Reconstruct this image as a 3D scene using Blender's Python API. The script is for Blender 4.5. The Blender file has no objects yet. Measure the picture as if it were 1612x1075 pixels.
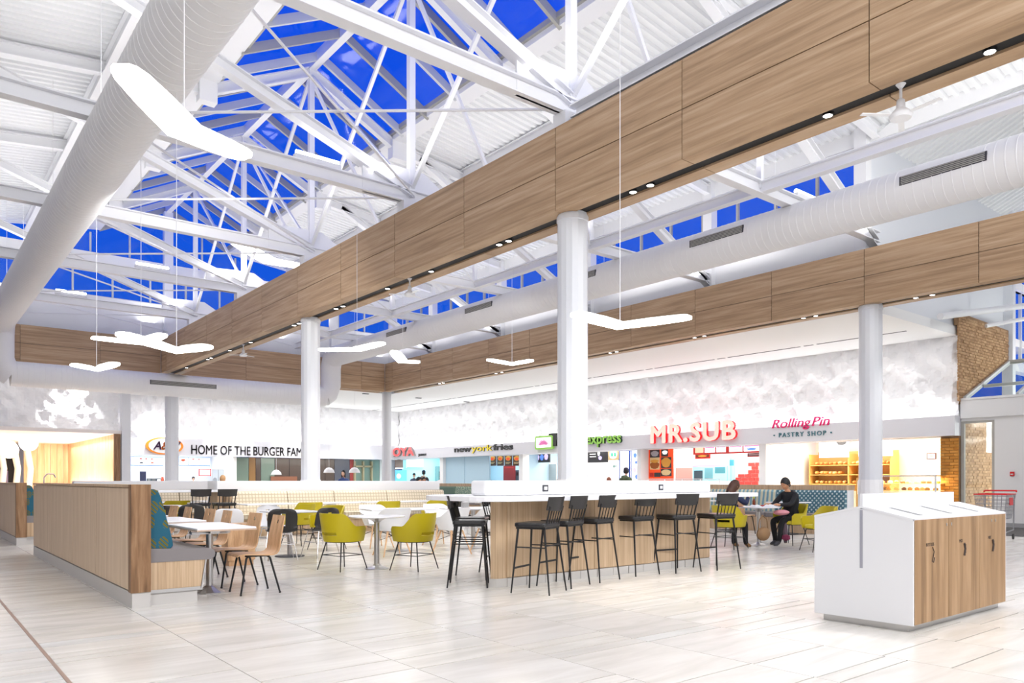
import bpy, bmesh, math, random
from mathutils import Vector, Matrix, noise
random.seed(7)
PI = math.pi
S = bpy.context.scene
COL = S.collection
# ---------------------------------------------------------------- camera, world, exposure
F, CX, HY, H = 1197.0, 806.0, 757.0, 1.25
SA, CA = 0.6280192682591459, 0.7781977889298112
cam = bpy.data.cameras.new('camera'); camo = bpy.data.objects.new('camera', cam); COL.objects.link(camo)
camo.location = (0, 0, H); camo.rotation_euler = (PI / 2, 0, -math.atan2(SA, CA))
cam.sensor_width = 36; cam.lens = F / 1612 * 36; cam.shift_y = (HY - 537.5) / 1612; cam.clip_end = 300
S.camera = camo
w = bpy.data.worlds.new('dusk_sky'); S.world = w; w.use_nodes = True
nt = w.node_tree; bgn = nt.nodes['Background']
tcw = nt.nodes.new('ShaderNodeTexCoord'); sep = nt.nodes.new('ShaderNodeSeparateXYZ'); rampw = nt.nodes.new('ShaderNodeValToRGB')
nt.links.new(tcw.outputs['Generated'], sep.inputs[0]); nt.links.new(sep.outputs['Z'], rampw.inputs[0])
rampw.color_ramp.elements[0].color = (0.015, 0.12, 0.64, 1); rampw.color_ramp.elements[0].position = 0.0
rampw.color_ramp.elements[1].color = (0.0, 0.074, 0.92, 1); rampw.color_ramp.elements[1].position = 0.6
nt.links.new(rampw.outputs[0], bgn.inputs[0]); bgn.inputs[1].default_value = 0.62
S.view_settings.view_transform = 'Standard'; S.view_settings.look = 'None'
S.view_settings.exposure = 0.62; S.view_settings.gamma = 1.0; S.view_settings.use_curve_mapping = False
S.cycles.use_denoising = True; S.cycles.use_adaptive_sampling = True; S.cycles.adaptive_threshold = .035
S.cycles.max_bounces = 7; S.cycles.diffuse_bounces = 4; S.cycles.glossy_bounces = 3; S.cycles.transparent_max_bounces = 12
S.cycles.sample_clamp_indirect = 6; S.cycles.caustics_reflective = False; S.cycles.caustics_refractive = False

def area(loc, rot, sx, sy, power, col=(1, 1, 1), name='area_light'):
    l = bpy.data.lights.new(name, 'AREA'); l.shape = 'RECTANGLE'; l.size = sx; l.size_y = sy
    l.energy = power; l.color = col
    o = bpy.data.objects.new(name, l); o.location = loc; o.rotation_euler = rot; COL.objects.link(o); return o
def spot(loc, rot, power, ang=80, blend=.5, col=(1, 1, 1), r=.05, name='spot_light'):
    l = bpy.data.lights.new(name, 'SPOT'); l.energy = power; l.spot_size = math.radians(ang); l.spot_blend = blend
    l.color = col; l.shadow_soft_size = r
    o = bpy.data.objects.new(name, l); o.location = loc; o.rotation_euler = rot; COL.objects.link(o); return o
def pointl(loc, power, col=(1, 1, 1), r=.3):
    l = bpy.data.lights.new('point_light', 'POINT'); l.energy = power; l.color = col; l.shadow_soft_size = r
    o = bpy.data.objects.new('point_light', l); o.location = loc; COL.objects.link(o); return o
UP = (PI, 0, 0)
# unseen up-facing area lights, added at truss level to brighten the deck
for y in (6, 14, 22, 29):
    area((7.4, y, 7.3), UP, .5, 6, 48, (1, .99, .97))
    area((17.2, y, 7.0), UP, .5, 6, 40, (1, .99, .98))
    area((2.6, y, 7.35), UP, .5, 6, 48, (1, .99, .97))
    area((12.5, y, 7.3), UP, .5, 6, 40, (1, .99, .98))
# area lights added behind the camera, out of view, to brighten the hall
area((-3, -3, 8.6), (math.radians(35), 0, math.radians(-40)), 7, 7, 640, (.97, .98, 1))
area((6, -4, 8.6), (math.radians(25), 0, 0), 8, 5, 620, (.96, .98, 1))
area((15, -2, 8.6), (math.radians(25), 0, math.radians(10)), 8, 5, 430, (.96, .98, 1))
# lit ceilings of the food court edge
for y in (11, 16, 21, 26, 31, 36):
    area((20.6, y, 5.3), (0, 0, 0), 3.0, 4.0, 38, (1, .99, 1))
for x in (9.5, 14, 19):
    area((x, 35.3, 5.3), (0, 0, 0), 3.6, 5, 90, (1, .98, 1))
pointl((26.5, 6.2, 2.4), 260, (1, .97, .92), .25)  # added unseen to light the bricks behind the vestibule glass
area((25.5, 4, 2.9), (0, 0, 0), 3, 5, 160)
# unseen area lights added to brighten the far end and the far left wall
area((4.6, 14.5, 6.3), (math.radians(48), 0, 0), 2.4, .4, 75, (1, .99, .98))
area((11.6, 15.5, 5.6), (math.radians(48), 0, 0), 2.4, .3, 35, (1, .99, .98))
area((2.6, 31.0, 5.25), (math.radians(70), 0, 0), 8, .2, 16)
# cove strips washing the sculpted wall from below
area((22.98, 24.0, 3.08), (0, math.radians(180 + 14), 0), .14, 30, 150, (1, 1, 1), 'cove_light')
area((15.5, 39.32, 3.4), (math.radians(180 - 160 + 180 - 40), 0, 0), 13, .12, 80, (1, 1, 1), 'cove_light')

# ---------------------------------------------------------------- pixel helpers (photo pixel -> ray -> plane)
def ray(px, py):
    t = (px - CX) / F
    return (SA + CA * t, CA - SA * t, (HY - py) / F)
def onz(px, py, z=0.0):
    d = ray(px, py); k = (z - H) / d[2]; return Vector((d[0] * k, d[1] * k, z))
def onx(px, py, X):
    d = ray(px, py); k = X / d[0]; return Vector((X, d[1] * k, H + d[2] * k))
def ony(px, py, Y):
    d = ray(px, py); k = Y / d[1]; return Vector((d[0] * k, Y, H + d[2] * k))

# ---------------------------------------------------------------- mesh helpers
class MB:
    def __init__(s): s.v = []; s.f = []; s.m = []
    def add(s, vs, fs, mi=0):
        b = len(s.v); s.v += [tuple(v) for v in vs]; s.f += [tuple(b + i for i in f) for f in fs]; s.m += [mi] * len(fs); return s
    def box(s, x0, x1, y0, y1, z0, z1, mi=0):
        if x0 > x1: x0, x1 = x1, x0
        if y0 > y1: y0, y1 = y1, y0
        if z0 > z1: z0, z1 = z1, z0
        return s.add([(x0,y0,z0),(x1,y0,z0),(x1,y1,z0),(x0,y1,z0),(x0,y0,z1),(x1,y0,z1),(x1,y1,z1),(x0,y1,z1)],
              [(0,3,2,1),(4,5,6,7),(0,1,5,4),(1,2,6,5),(2,3,7,6),(3,0,4,7)], mi)
    def beam(s, a, b, w, h, up=(0, 0, 1), mi=0):
        a = Vector(a); b = Vector(b); d = (b - a).normalized(); u = Vector(up)
        if abs(d.dot(u)) > .99: u = Vector((0, 1, 0))
        r = d.cross(u).normalized(); u = r.cross(d).normalized()
        vs = []
        for p in (a, b):
            for sx, sz in ((-1, -1), (1, -1), (1, 1), (-1, 1)): vs.append(p + r * sx * w / 2 + u * sz * h / 2)
        return s.add(vs, [(0,1,2,3),(7,6,5,4),(0,4,5,1),(1,5,6,2),(2,6,7,3),(3,7,4,0)], mi)
    def ibeam(s, a, b, w, h, up=(0, 0, 1)):
        a = Vector(a); b = Vector(b); d = (b - a).normalized(); u = Vector(up)
        if abs(d.dot(u)) > .99: u = Vector((0, 1, 0))
        r = d.cross(u).normalized(); u = r.cross(d).normalized(); t = h * .1
        s.beam(a, b, .025, h - t, u); s.beam(a + u * (h / 2 - t / 2), b + u * (h / 2 - t / 2), w, t, u)
        return s.beam(a - u * (h / 2 - t / 2), b - u * (h / 2 - t / 2), w, t, u)
    def tube(s, pts, r, n=8, mi=0, caps=True):
        pts = [Vector(p) for p in pts]; rs = r if isinstance(r, (list, tuple)) else [r] * len(pts)
        rings = []; pu = None
        for i, p in enumerate(pts):
            d = (pts[min(i + 1, len(pts) - 1)] - pts[max(i - 1, 0)]).normalized()
            if pu is None: pu = Vector((0, 0, 1)) if abs(d.z) < .9 else Vector((1, 0, 0))
            a = d.cross(pu).normalized(); b = a.cross(d).normalized(); pu = b
            rings.append([p + (a * math.cos(2 * PI * k / n) + b * math.sin(2 * PI * k / n)) * rs[i] for k in range(n)])
        vs = [v for q in rings for v in q]
        fs = [(i * n + k, (i + 1) * n + k, (i + 1) * n + (k + 1) % n, i * n + (k + 1) % n) for i in range(len(pts) - 1) for k in range(n)]
        if caps: fs += [tuple(range(n)), tuple(range((len(pts) - 1) * n + n - 1, (len(pts) - 1) * n - 1, -1))]
        return s.add(vs, fs, mi)
    def lathe(s, prof, c=(0, 0, 0), n=20, mi=0, sx=1, sy=1):
        vs = [(c[0] + r * math.cos(2 * PI * k / n) * sx, c[1] + r * math.sin(2 * PI * k / n) * sy, c[2] + z) for r, z in prof for k in range(n)]
        fs = [(i * n + k, i * n + (k + 1) % n, (i + 1) * n + (k + 1) % n, (i + 1) * n + k) for i in range(len(prof) - 1) for k in range(n)]
        fs += [tuple(range(n - 1, -1, -1)), tuple(range((len(prof) - 1) * n, len(prof) * n))]
        return s.add(vs, fs, mi)
    def prism(s, poly, fn, a, b, mi=0):
        n = len(poly); vs = [fn(p, a) for p in poly] + [fn(p, b) for p in poly]
        fs = [tuple(range(n - 1, -1, -1)), tuple(range(n, 2 * n))] + [(i, (i + 1) % n, n + (i + 1) % n, n + i) for i in range(n)]
        return s.add(vs, fs, mi)
    def ell(s, c, rx, ry, rz, n=12, m=8, mi=0):
        prof = [(math.sin(PI * i / m), -math.cos(PI * i / m)) for i in range(m + 1)]
        vs = [(c[0] + max(r, .02) * rx * math.cos(2 * PI * k / n), c[1] + max(r, .02) * ry * math.sin(2 * PI * k / n), c[2] + z * rz) for r, z in prof for k in range(n)]
        fs = [(i * n + k, i * n + (k + 1) % n, (i + 1) * n + (k + 1) % n, (i + 1) * n + k) for i in range(m) for k in range(n)]
        fs += [tuple(range(n - 1, -1, -1)), tuple(range(m * n, (m + 1) * n))]
        return s.add(vs, fs, mi)
    def sheet(s, P, N, t, holes=(), mi=0):
        """closed thick sheet from a grid of points P[i][j], normals N, thickness t, cells in holes left out"""
        ni, nj = len(P), len(P[0]); hs = set(holes)
        vs = [P[i][j] for i in range(ni) for j in range(nj)] + [tuple(P[i][j][k] + N[i][j][k] * t for k in range(3)) for i in range(ni) for j in range(nj)]
        o = ni * nj; fs = []; ok = lambda i, j: 0 <= i < ni - 1 and 0 <= j < nj - 1 and (i, j) not in hs
        for i in range(ni - 1):
            for j in range(nj - 1):
                if not ok(i, j): continue
                a, b, c, d = i * nj + j, (i + 1) * nj + j, (i + 1) * nj + j + 1, i * nj + j + 1
                fs += [(a, b, c, d), (d + o, c + o, b + o, a + o)]
                if not ok(i - 1, j): fs.append((a, d, d + o, a + o))
                if not ok(i + 1, j): fs.append((c, b, b + o, c + o))
                if not ok(i, j - 1): fs.append((b, a, a + o, b + o))
                if not ok(i, j + 1): fs.append((d, c, c + o, d + o))
        return s.add(vs, fs, mi)

def mesh_of(mb, mats, name='m', smooth=False):
    me = bpy.data.meshes.new(name); me.from_pydata([tuple(v) for v in mb.v], [], mb.f)
    for m in (mats if isinstance(mats, (list, tuple)) else [mats]): me.materials.append(m)
    me.polygons.foreach_set('material_index', mb.m)
    bm = bmesh.new(); bm.from_mesh(me); bmesh.ops.recalc_face_normals(bm, faces=bm.faces); bm.to_mesh(me); bm.free()
    if smooth:
        me.polygons.foreach_set('use_smooth', [True] * len(me.polygons))
        try: me.set_sharp_from_angle(angle=math.radians(42))
        except Exception: pass
    me.update(); return me
def obj(name, mb, mat, parent=None, smooth=False, bevel=0, kind=None):
    me = mb if isinstance(mb, bpy.types.Mesh) else mesh_of(mb, mat, name, smooth)
    o = bpy.data.objects.new(name, me); COL.objects.link(o)
    if parent is not None: o.parent = parent
    if bevel:
        b = o.modifiers.new('bevel', 'BEVEL'); b.width = bevel; b.segments = 2; b.limit_method = 'ANGLE'
    if kind: o['kind'] = kind
    return o
def tag(o, label, cat, group=None):
    o['label'] = label; o['category'] = cat
    if group: o['group'] = group
    return o
def thing(name, label, cat, loc=(0, 0, 0), rz=0, group=None):
    o = bpy.data.objects.new(name, None); COL.objects.link(o); o.location = loc; o.rotation_euler = (0, 0, rz)
    o.empty_display_size = .2
    return tag(o, label, cat, group)
def struct(name, mb, mat, **k):
    o = obj(name, mb, mat, **k); o['kind'] = 'structure'; return o
def structE(name):
    o = bpy.data.objects.new(name, None); COL.objects.link(o); o['kind'] = 'structure'; return o
def kids(o): return [c for c in bpy.data.objects if c.parent == o]
TREE = {}
def dup(root, loc, rz, label, group=None):
    if root.name not in TREE:
        TREE[root.name] = [(c, kids(c)) for c in kids(root)]
    r = root.copy(); COL.objects.link(r); r.location = loc; r.rotation_euler = (0, 0, rz); r['label'] = label
    if group: r['group'] = group
    for c, gs in TREE[root.name]:
        q = c.copy(); COL.objects.link(q); q.parent = r
        for g in gs:
            d = g.copy(); COL.objects.link(d); d.parent = q
    return r
def face(dx, dy): return math.atan2(-dx, dy)
class Series:
    """first call builds the thing, later calls copy it"""
    def __init__(s, build): s.b = build; s.o = None
    def put(s, loc, rz, label, group=None):
        if s.o is None:
            s.o = s.b(); s.o.location = loc; s.o.rotation_euler = (0, 0, rz); s.o['label'] = label
            if group: s.o['group'] = group
            return s.o
        return dup(s.o, loc, rz, label, group)

# ---------------------------------------------------------------- materials
def mat(name, col, rough=.5, metal=0, emit=None, es=0, spec=.5):
    m = bpy.data.materials.new(name); m.use_nodes = True; b = m.node_tree.nodes['Principled BSDF']
    b.inputs['Base Color'].default_value = (*col, 1); b.inputs['Roughness'].default_value = rough; b.inputs['Metallic'].default_value = metal
    b.inputs['Specular IOR Level'].default_value = spec
    if emit: b.inputs['Emission Color'].default_value = (*emit, 1); b.inputs['Emission Strength'].default_value = es
    return m
def N(m, t): return m.node_tree.nodes.new(t)
def L(m, a, b): m.node_tree.links.new(a, b)
def bs(m): return m.node_tree.nodes['Principled BSDF']
def ramp(m, fac, stops):
    r = N(m, 'ShaderNodeValToRGB'); e = r.color_ramp.elements
    while len(e) < len(stops): e.new(.5)
    for i, (p, c) in enumerate(stops): e[i].position = p; e[i].color = (*c, 1)
    L(m, fac, r.inputs[0]); return r.outputs[0]
def vec(m, scale, offr=0.0, rot=(0, 0, 0), src='Object'):
    tc = N(m, 'ShaderNodeTexCoord'); mp = N(m, 'ShaderNodeMapping'); mp.inputs['Scale'].default_value = scale; mp.inputs['Rotation'].default_value = rot
    L(m, tc.outputs[src], mp.inputs[0])
    if offr:
        oi = N(m, 'ShaderNodeObjectInfo'); mu = N(m, 'ShaderNodeMath'); mu.operation = 'MULTIPLY'; mu.inputs[1].default_value = offr
        L(m, oi.outputs['Random'], mu.inputs[0]); cb = N(m, 'ShaderNodeCombineXYZ')
        for k in range(3): L(m, mu.outputs[0], cb.inputs[k])
        L(m, cb.outputs[0], mp.inputs['Location'])
    return mp.outputs[0]
def noisef(m, v, scale=1, detail=3, rough=.5, dist=0):
    n = N(m, 'ShaderNodeTexNoise'); n.inputs['Scale'].default_value = scale; n.inputs['Detail'].default_value = detail
    n.inputs['Roughness'].default_value = rough; n.inputs['Distortion'].default_value = dist; L(m, v, n.inputs['Vector']); return n.outputs['Fac']
def bump(m, fac, strength=.1, dist=.01):
    b = N(m, 'ShaderNodeBump'); b.inputs['Strength'].default_value = strength; b.inputs['Distance'].default_value = dist
    L(m, fac, b.inputs['Height']); L(m, b.outputs[0], bs(m).inputs['Normal'])
def wood(name, dark, mid, light, scale, rough=.5, offr=20):
    m = mat(name, mid, rough, spec=.3)
    a = noisef(m, vec(m, scale, offr), 1, 5, .62, .4)
    L(m, ramp(m, a, [(.28, dark), (.5, mid), (.72, light)]), bs(m).inputs['Base Color'])
    bump(m, a, .05, .005); return m
def sr(r, g, b):
    f = lambda c: ((c / 255 + .055) / 1.055) ** 2.4 if c > 10 else c / 255 / 12.92
    return (f(r), f(g), f(b))
WHITE = mat('white_paint', (.86, .86, .87), .55)
STEELW = mat('white_steel', (.84, .84, .86), .45)
CEILW = mat('ceiling_white', (.88, .88, .88), .7)
DECK = mat('white_deck', (.86, .87, .88), .5)
DUCT = mat('duct_white', (.80, .795, .80), .55)
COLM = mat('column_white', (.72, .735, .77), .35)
GREYW = mat('fascia_grey_white', (.70, .70, .75), .5)
OAK = wood('oak_panel_lengthwise_y', sr(150, 122, 94), sr(180, 150, 118), sr(200, 172, 142), (2.5, .55, 15))
OAKX = wood('oak_panel_lengthwise_x', sr(150, 122, 94), sr(180, 150, 118), sr(200, 172, 142), (.55, 2.5, 15))
OAKV = wood('oak_bin_doors', sr(120, 92, 64), sr(158, 126, 92), sr(182, 150, 116), (9, 9, .5))
OAKL = wood('light_oak_laminate', sr(196, 170, 140), sr(214, 190, 162), sr(226, 204, 178), (26, 26, .8))
OAKB = wood('bar_oak_laminate', sr(170, 142, 112), sr(196, 168, 136), sr(212, 186, 156), (40, 40, .8))
WALN = wood('walnut_end', sr(96, 70, 48), sr(138, 104, 74), sr(168, 134, 102), (14, 14, 1.2))
PLY = wood('plywood_seat', sr(176, 134, 94), sr(205, 164, 124), sr(222, 184, 146), (16, 3, 3), .4)
LEGW = wood('beech_legs', sr(206, 160, 116), sr(226, 184, 142), sr(236, 200, 164), (20, 20, 3))
BLACK = mat('black_slot', (.006, .006, .006), .6)
BLKM = mat('black_metal', (.012, .012, .013), .4, spec=.4)
BLKP = mat('black_plastic', (.022, .02, .02), .42)
PAD = mat('black_leatherette', (.02, .019, .02), .28)
YEL = mat('mustard_leather', sr(188, 170, 18), .42)
YEL2 = mat('mustard_seat', sr(214, 196, 30), .45)
WPL = mat('white_plastic', (.86, .86, .87), .35)
TOPW = mat('white_tabletop', (.85, .85, .88), .22)
TOPE = mat('table_edge', sr(196, 170, 150), .4)
CHROME = mat('chrome', (.75, .75, .77), .18, 1)
STEEL = mat('brushed_steel', (.55, .54, .53), .3, .9)
GREYV = mat('grey_vinyl', sr(128, 122, 122), .4)
STONE = mat('plinth_stone', sr(196, 192, 188), .4)
DARKM = mat('dark_grey', (.05, .05, .06), .5)
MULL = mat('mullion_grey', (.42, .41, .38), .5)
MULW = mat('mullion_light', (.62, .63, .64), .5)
LAMP = mat('lamp_diffuser', (1, 1, 1), .5, emit=(1, .97, .9), es=12)
DOWN = mat('downlight_lens', (1, 1, 1), .5, emit=(1, .98, .95), es=12)
TUBE = mat('fluorescent_tube', (1, 1, 1), .5, emit=(.95, .98, 1), es=8)
RED = mat('red_plastic', sr(206, 30, 36), .4)
def glass_mat(name, tint=(1, 1, 1), refl=.07):
    m = bpy.data.materials.new(name); m.use_nodes = True; n = m.node_tree; n.nodes.remove(n.nodes['Principled BSDF'])
    t = n.nodes.new('ShaderNodeBsdfTransparent'); t.inputs[0].default_value = (*tint, 1); g = n.nodes.new('ShaderNodeBsdfGlossy'); g.inputs['Roughness'].default_value = .06
    mx = n.nodes.new('ShaderNodeMixShader'); mx.inputs[0].default_value = refl
    n.links.new(t.outputs[0], mx.inputs[1]); n.links.new(g.outputs[0], mx.inputs[2]); n.links.new(mx.outputs[0], n.nodes['Material Output'].inputs[0]); return m
GLASS = glass_mat('window_glass', (1, 1, 1), .022)
GLASSD = glass_mat('door_glass', (.86, .9, .89), .08)
CASEG = glass_mat('case_glass', (.98, .98, .96), .06)

# floor tiles
TILE = mat('porcelain_tile', (.7, .69, .66), .2)
_g = N(TILE, 'ShaderNodeNewGeometry'); _o = N(TILE, 'ShaderNodeObjectInfo'); _a = N(TILE, 'ShaderNodeMath'); _a.operation = 'ADD'
L(TILE, _g.outputs['Random Per Island'], _a.inputs[0]); L(TILE, _o.outputs['Random'], _a.inputs[1])
_fr = N(TILE, 'ShaderNodeMath'); _fr.operation = 'FRACT'; L(TILE, _a.outputs[0], _fr.inputs[0])
_cb = N(TILE, 'ShaderNodeCombineXYZ'); _ml = N(TILE, 'ShaderNodeMath'); _ml.operation = 'MULTIPLY'; _ml.inputs[1].default_value = 40
L(TILE, _fr.outputs[0], _ml.inputs[0]); L(TILE, _ml.outputs[0], _cb.inputs[0]); L(TILE, _ml.outputs[0], _cb.inputs[1])
_mp = N(TILE, 'ShaderNodeMapping'); _tc = N(TILE, 'ShaderNodeTexCoord'); _mp.inputs['Scale'].default_value = (.9, 5, 1)
L(TILE, _g.outputs['Position'], _mp.inputs[0]); L(TILE, _cb.outputs[0], _mp.inputs['Location'])
_n = noisef(TILE, _mp.outputs[0], 1, 4, .55, .8)
_c1 = ramp(TILE, _n, [(.3, sr(212, 208, 200)), (.5, sr(221, 217, 210)), (.7, sr(229, 226, 220))])
_c2 = ramp(TILE, _fr.outputs[0], [(0, (.93, .92, .92)), (.5, (1, .985, .96)), (1, (.95, .97, .99))])
_mx = N(TILE, 'ShaderNodeMix'); _mx.data_type = 'RGBA'; _mx.blend_type = 'MULTIPLY'; _mx.inputs['Factor'].default_value = 1
L(TILE, _c1, _mx.inputs[6]); L(TILE, _c2, _mx.inputs[7]); L(TILE, _mx.outputs[2], bs(TILE).inputs['Base Color'])
_rr = N(TILE, 'ShaderNodeMapRange'); _rr.inputs['To Min'].default_value = .16; _rr.inputs['To Max'].default_value = .3; L(TILE, _n, _rr.inputs[0]); L(TILE, _rr.outputs[0], bs(TILE).inputs['Roughness'])
GROUT = mat('grout', sr(84, 78, 72), .8)
BRICKM = mat('buff_brick', sr(160, 122, 84), .8)
_b = noisef(BRICKM, vec(BRICKM, (3, 3, 8), 30), 1, 3); L(BRICKM, ramp(BRICKM, _b, [(.3, sr(150, 114, 80)), (.5, sr(178, 140, 102)), (.7, sr(200, 164, 126))]), bs(BRICKM).inputs['Base Color'])
BRICKO = mat('orange_brick', sr(196, 132, 52), .8)
_b = noisef(BRICKO, vec(BRICKO, (3, 3, 8), 30), 1, 3); L(BRICKO, ramp(BRICKO, _b, [(.3, sr(178, 112, 40)), (.5, sr(200, 136, 56)), (.7, sr(214, 152, 74))]), bs(BRICKO).inputs['Base Color'])
MORT = mat('mortar', sr(156, 124, 92), .9)
# teal fabric with olive leaf motifs
TEAL = mat('teal_leaf_fabric', sr(24, 88, 110), .8)
_v = N(TEAL, 'ShaderNodeTexVoronoi'); _v.inputs['Scale'].default_value = 1; _v.inputs['Randomness'].default_value = .35; L(TEAL, vec(TEAL, (7.5, 7.5, 5.2)), _v.inputs['Vector'])
_w = N(TEAL, 'ShaderNodeTexWave'); _w.inputs['Scale'].default_value = 14; _w.bands_direction = 'DIAGONAL'; L(TEAL, vec(TEAL, (1, 1, 1)), _w.inputs[0])
_lt = N(TEAL, 'ShaderNodeMath'); _lt.operation = 'LESS_THAN'; _lt.inputs[1].default_value = .36; L(TEAL, _v.outputs['Distance'], _lt.inputs[0])
_gt = N(TEAL, 'ShaderNodeMath'); _gt.operation = 'GREATER_THAN'; _gt.inputs[1].default_value = .35; L(TEAL, _w.outputs['Fac'], _gt.inputs[0])
_mm = N(TEAL, 'ShaderNodeMath'); _mm.operation = 'MULTIPLY'; L(TEAL, _lt.outputs[0], _mm.inputs[0]); L(TEAL, _gt.outputs[0], _mm.inputs[1])
_x = N(TEAL, 'ShaderNodeMix'); _x.data_type = 'RGBA'; L(TEAL, _mm.outputs[0], _x.inputs[0]); _x.inputs[6].default_value = (*sr(24, 88, 110), 1); _x.inputs[7].default_value = (*sr(104, 96, 28), 1)
L(TEAL, _x.outputs[2], bs(TEAL).inputs['Base Color'])
def grid_fabric(name, base, line, s, thick=.25):
    m = mat(name, base, .85)
    fs = []
    for k, ax in enumerate('XYZ'):
        sp = N(m, 'ShaderNodeSeparateXYZ'); L(m, vec(m, (s, s, s)), sp.inputs[0])
        f = N(m, 'ShaderNodeMath'); f.operation = 'FRACT'; L(m, sp.outputs[ax], f.inputs[0])
        g = N(m, 'ShaderNodeMath'); g.operation = 'LESS_THAN'; g.inputs[1].default_value = thick; L(m, f.outputs[0], g.inputs[0]); fs.append(g.outputs[0])
    a = N(m, 'ShaderNodeMath'); a.operation = 'MAXIMUM'; L(m, fs[0], a.inputs[0]); L(m, fs[2], a.inputs[1])
    x = N(m, 'ShaderNodeMix'); x.data_type = 'RGBA'; L(m, a.outputs[0], x.inputs[0]); x.inputs[6].default_value = (*base, 1); x.inputs[7].default_value = (*line, 1)
    L(m, x.outputs[2], bs(m).inputs['Base Color']); return m
PLAID = grid_fabric('beige_plaid_fabric', sr(222, 210, 188), sr(190, 176, 150), 13, .25)
def motif_fabric(name, base, alt, kind):
    m = mat(name, base, .85)
    if kind == 'stripe':
        w_ = N(m, 'ShaderNodeTexWave'); w_.bands_direction = 'Y'; w_.inputs['Scale'].default_value = 2.6; w_.inputs['Distortion'].default_value = 2; L(m, vec(m, (1, 1, .35)), w_.inputs[0]); f = w_.outputs['Fac']
        st = [(.3, base), (.55, alt), (.8, sr(214, 208, 176))]
    else:
        v_ = N(m, 'ShaderNodeTexVoronoi'); v_.voronoi_dimensions = '2D'; v_.inputs['Randomness'].default_value = 0 if kind == 'geo' else .6; v_.inputs['Scale'].default_value = 9; s1_ = N(m, 'ShaderNodeSeparateXYZ'); L(m, vec(m, (1, 1, 1)), s1_.inputs[0]); a1_ = N(m, 'ShaderNodeMath'); a1_.operation = 'ADD'; a2_ = N(m, 'ShaderNodeMath'); a2_.operation = 'SUBTRACT'; c1_ = N(m, 'ShaderNodeCombineXYZ')
        for q_ in (a1_, a2_): L(m, s1_.outputs['Y'], q_.inputs[0]); L(m, s1_.outputs['Z'], q_.inputs[1])
        L(m, a1_.outputs[0], c1_.inputs[0]); L(m, a2_.outputs[0], c1_.inputs[1]); L(m, c1_.outputs[0], v_.inputs['Vector']); f = v_.outputs['Distance']
        st = [(.22, alt), (.34, base), (.6, base)]
    L(m, ramp(m, f, st), bs(m).inputs['Base Color']); return m
FGEO = motif_fabric('teal_geometric_fabric', sr(72, 112, 126), sr(196, 210, 208), 'geo')
FSTR = motif_fabric('blue_streak_fabric', sr(120, 158, 170), sr(190, 206, 200), 'stripe')
FLEAF = motif_fabric('green_leaf_fabric', sr(132, 158, 138), sr(200, 210, 176), 'leaf')
FGRN = mat('dull_green_fabric', sr(104, 130, 112), .85)

# ================================================================ FLOOR
fl_ = struct('floor', MB().box(-8.5, 30, -8.5, 45, -.12, -.006), GROUT)
XS0, TW = .825, .93
tiles = []
rt = random.Random(3)
for k in range(-3, 18):
    x0 = XS0 + TW * k; y = 1.2 + rt.random() * .5
    while y < 19.5:
        l = rt.choice([.93, .93, .46, .31, .31, .155, .155, .2])
        cx_, cy_ = x0 + TW / 2, y + l / 2; D = SA * cx_ + CA * cy_; lat = CA * cx_ - SA * cy_
        if D > 1.5 and abs(lat / D) < .78: tiles.append((D, x0, y, l))
        y += l
tiles.sort()
tm = {}
for D, x0, y, l in tiles[:300]:
    if l not in tm:
        tm[l] = mesh_of(MB().box(.003, TW - .003, .006, l - .006, -.012, 0), TILE, 'tile')
    o = bpy.data.objects.new('tile', tm[l]); COL.objects.link(o); o.location = (x0, y, 0); o.parent = fl_
rest = MB()
for D, x0, y, l in tiles[300:]: rest.box(x0 + .003, x0 + TW - .003, y + .006, y + l - .006, -.012, 0)
obj('tile_field', rest, TILE, fl_, kind='stuff')
far = MB().box(-8.5, 30, 19.9, 45, -.012, -.001)
far.box(XS0 + TW * 18, 30, -8.5, 19.9, -.012, -.001); far.box(-8.5, XS0 - TW * 3, -8.5, 19.9, -.012, -.001); far.box(XS0 - TW * 3, XS0 + TW * 18, -8.5, 1.2, -.012, -.001)
obj('far_tile_field', far, TILE, fl_, kind='stuff')
# metal expansion strip across the tiles on the left
tag(obj('expansion_strip', MB().box(XS0 - .012, XS0 + .012, 1.2, 12, -.004, .003), mat('strip_metal', sr(150, 122, 104), .4), None), 'thin brown metal floor strip running through the tiles at lower left', 'floor strip')

# ================================================================ WALLS AND SHELL
B1, B2, YB, ZB, ZT = 7.77, 17.4, 30.85, 5.35, 6.62
XL, XR, YG = -1.7, 18.0, 31.25
struct('wall_left', MB().box(-8.7, -8.5, -8.5, 45, 0, 11), WHITE)
struct('wall_behind', MB().box(-8.7, 30, -8.7, -8.5, 0, 12.5), WHITE)
struct('wall_far', MB().box(-8.7, 30, 45, 45.2, 0, 6), WHITE)
# low ceilings
lc = structE('ceiling')
obj('soffit', MB().box(18.12, 23.3, 8.8, 31.55, ZB, ZB + .25), CEILW, lc)
obj('soffit', MB().box(-1.7, 23.3, 31.56, 39.5, ZB, ZB + .25), CEILW, lc)
obj('soffit', MB().box(-8.5, 6.6, 31.62, 45, 3.02, 3.15), mat('pink_white', (.86, .80, .76), .6), lc)
obj('roof_cover', MB().box(18.2, 30, 8.9, 45, ZB + .26, ZB + .5), CEILW, lc)
obj('roof_cover', MB().box(-8.5, XL - .1, -8.5, 31.6, 9.7, 9.9), CEILW, lc)
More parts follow.
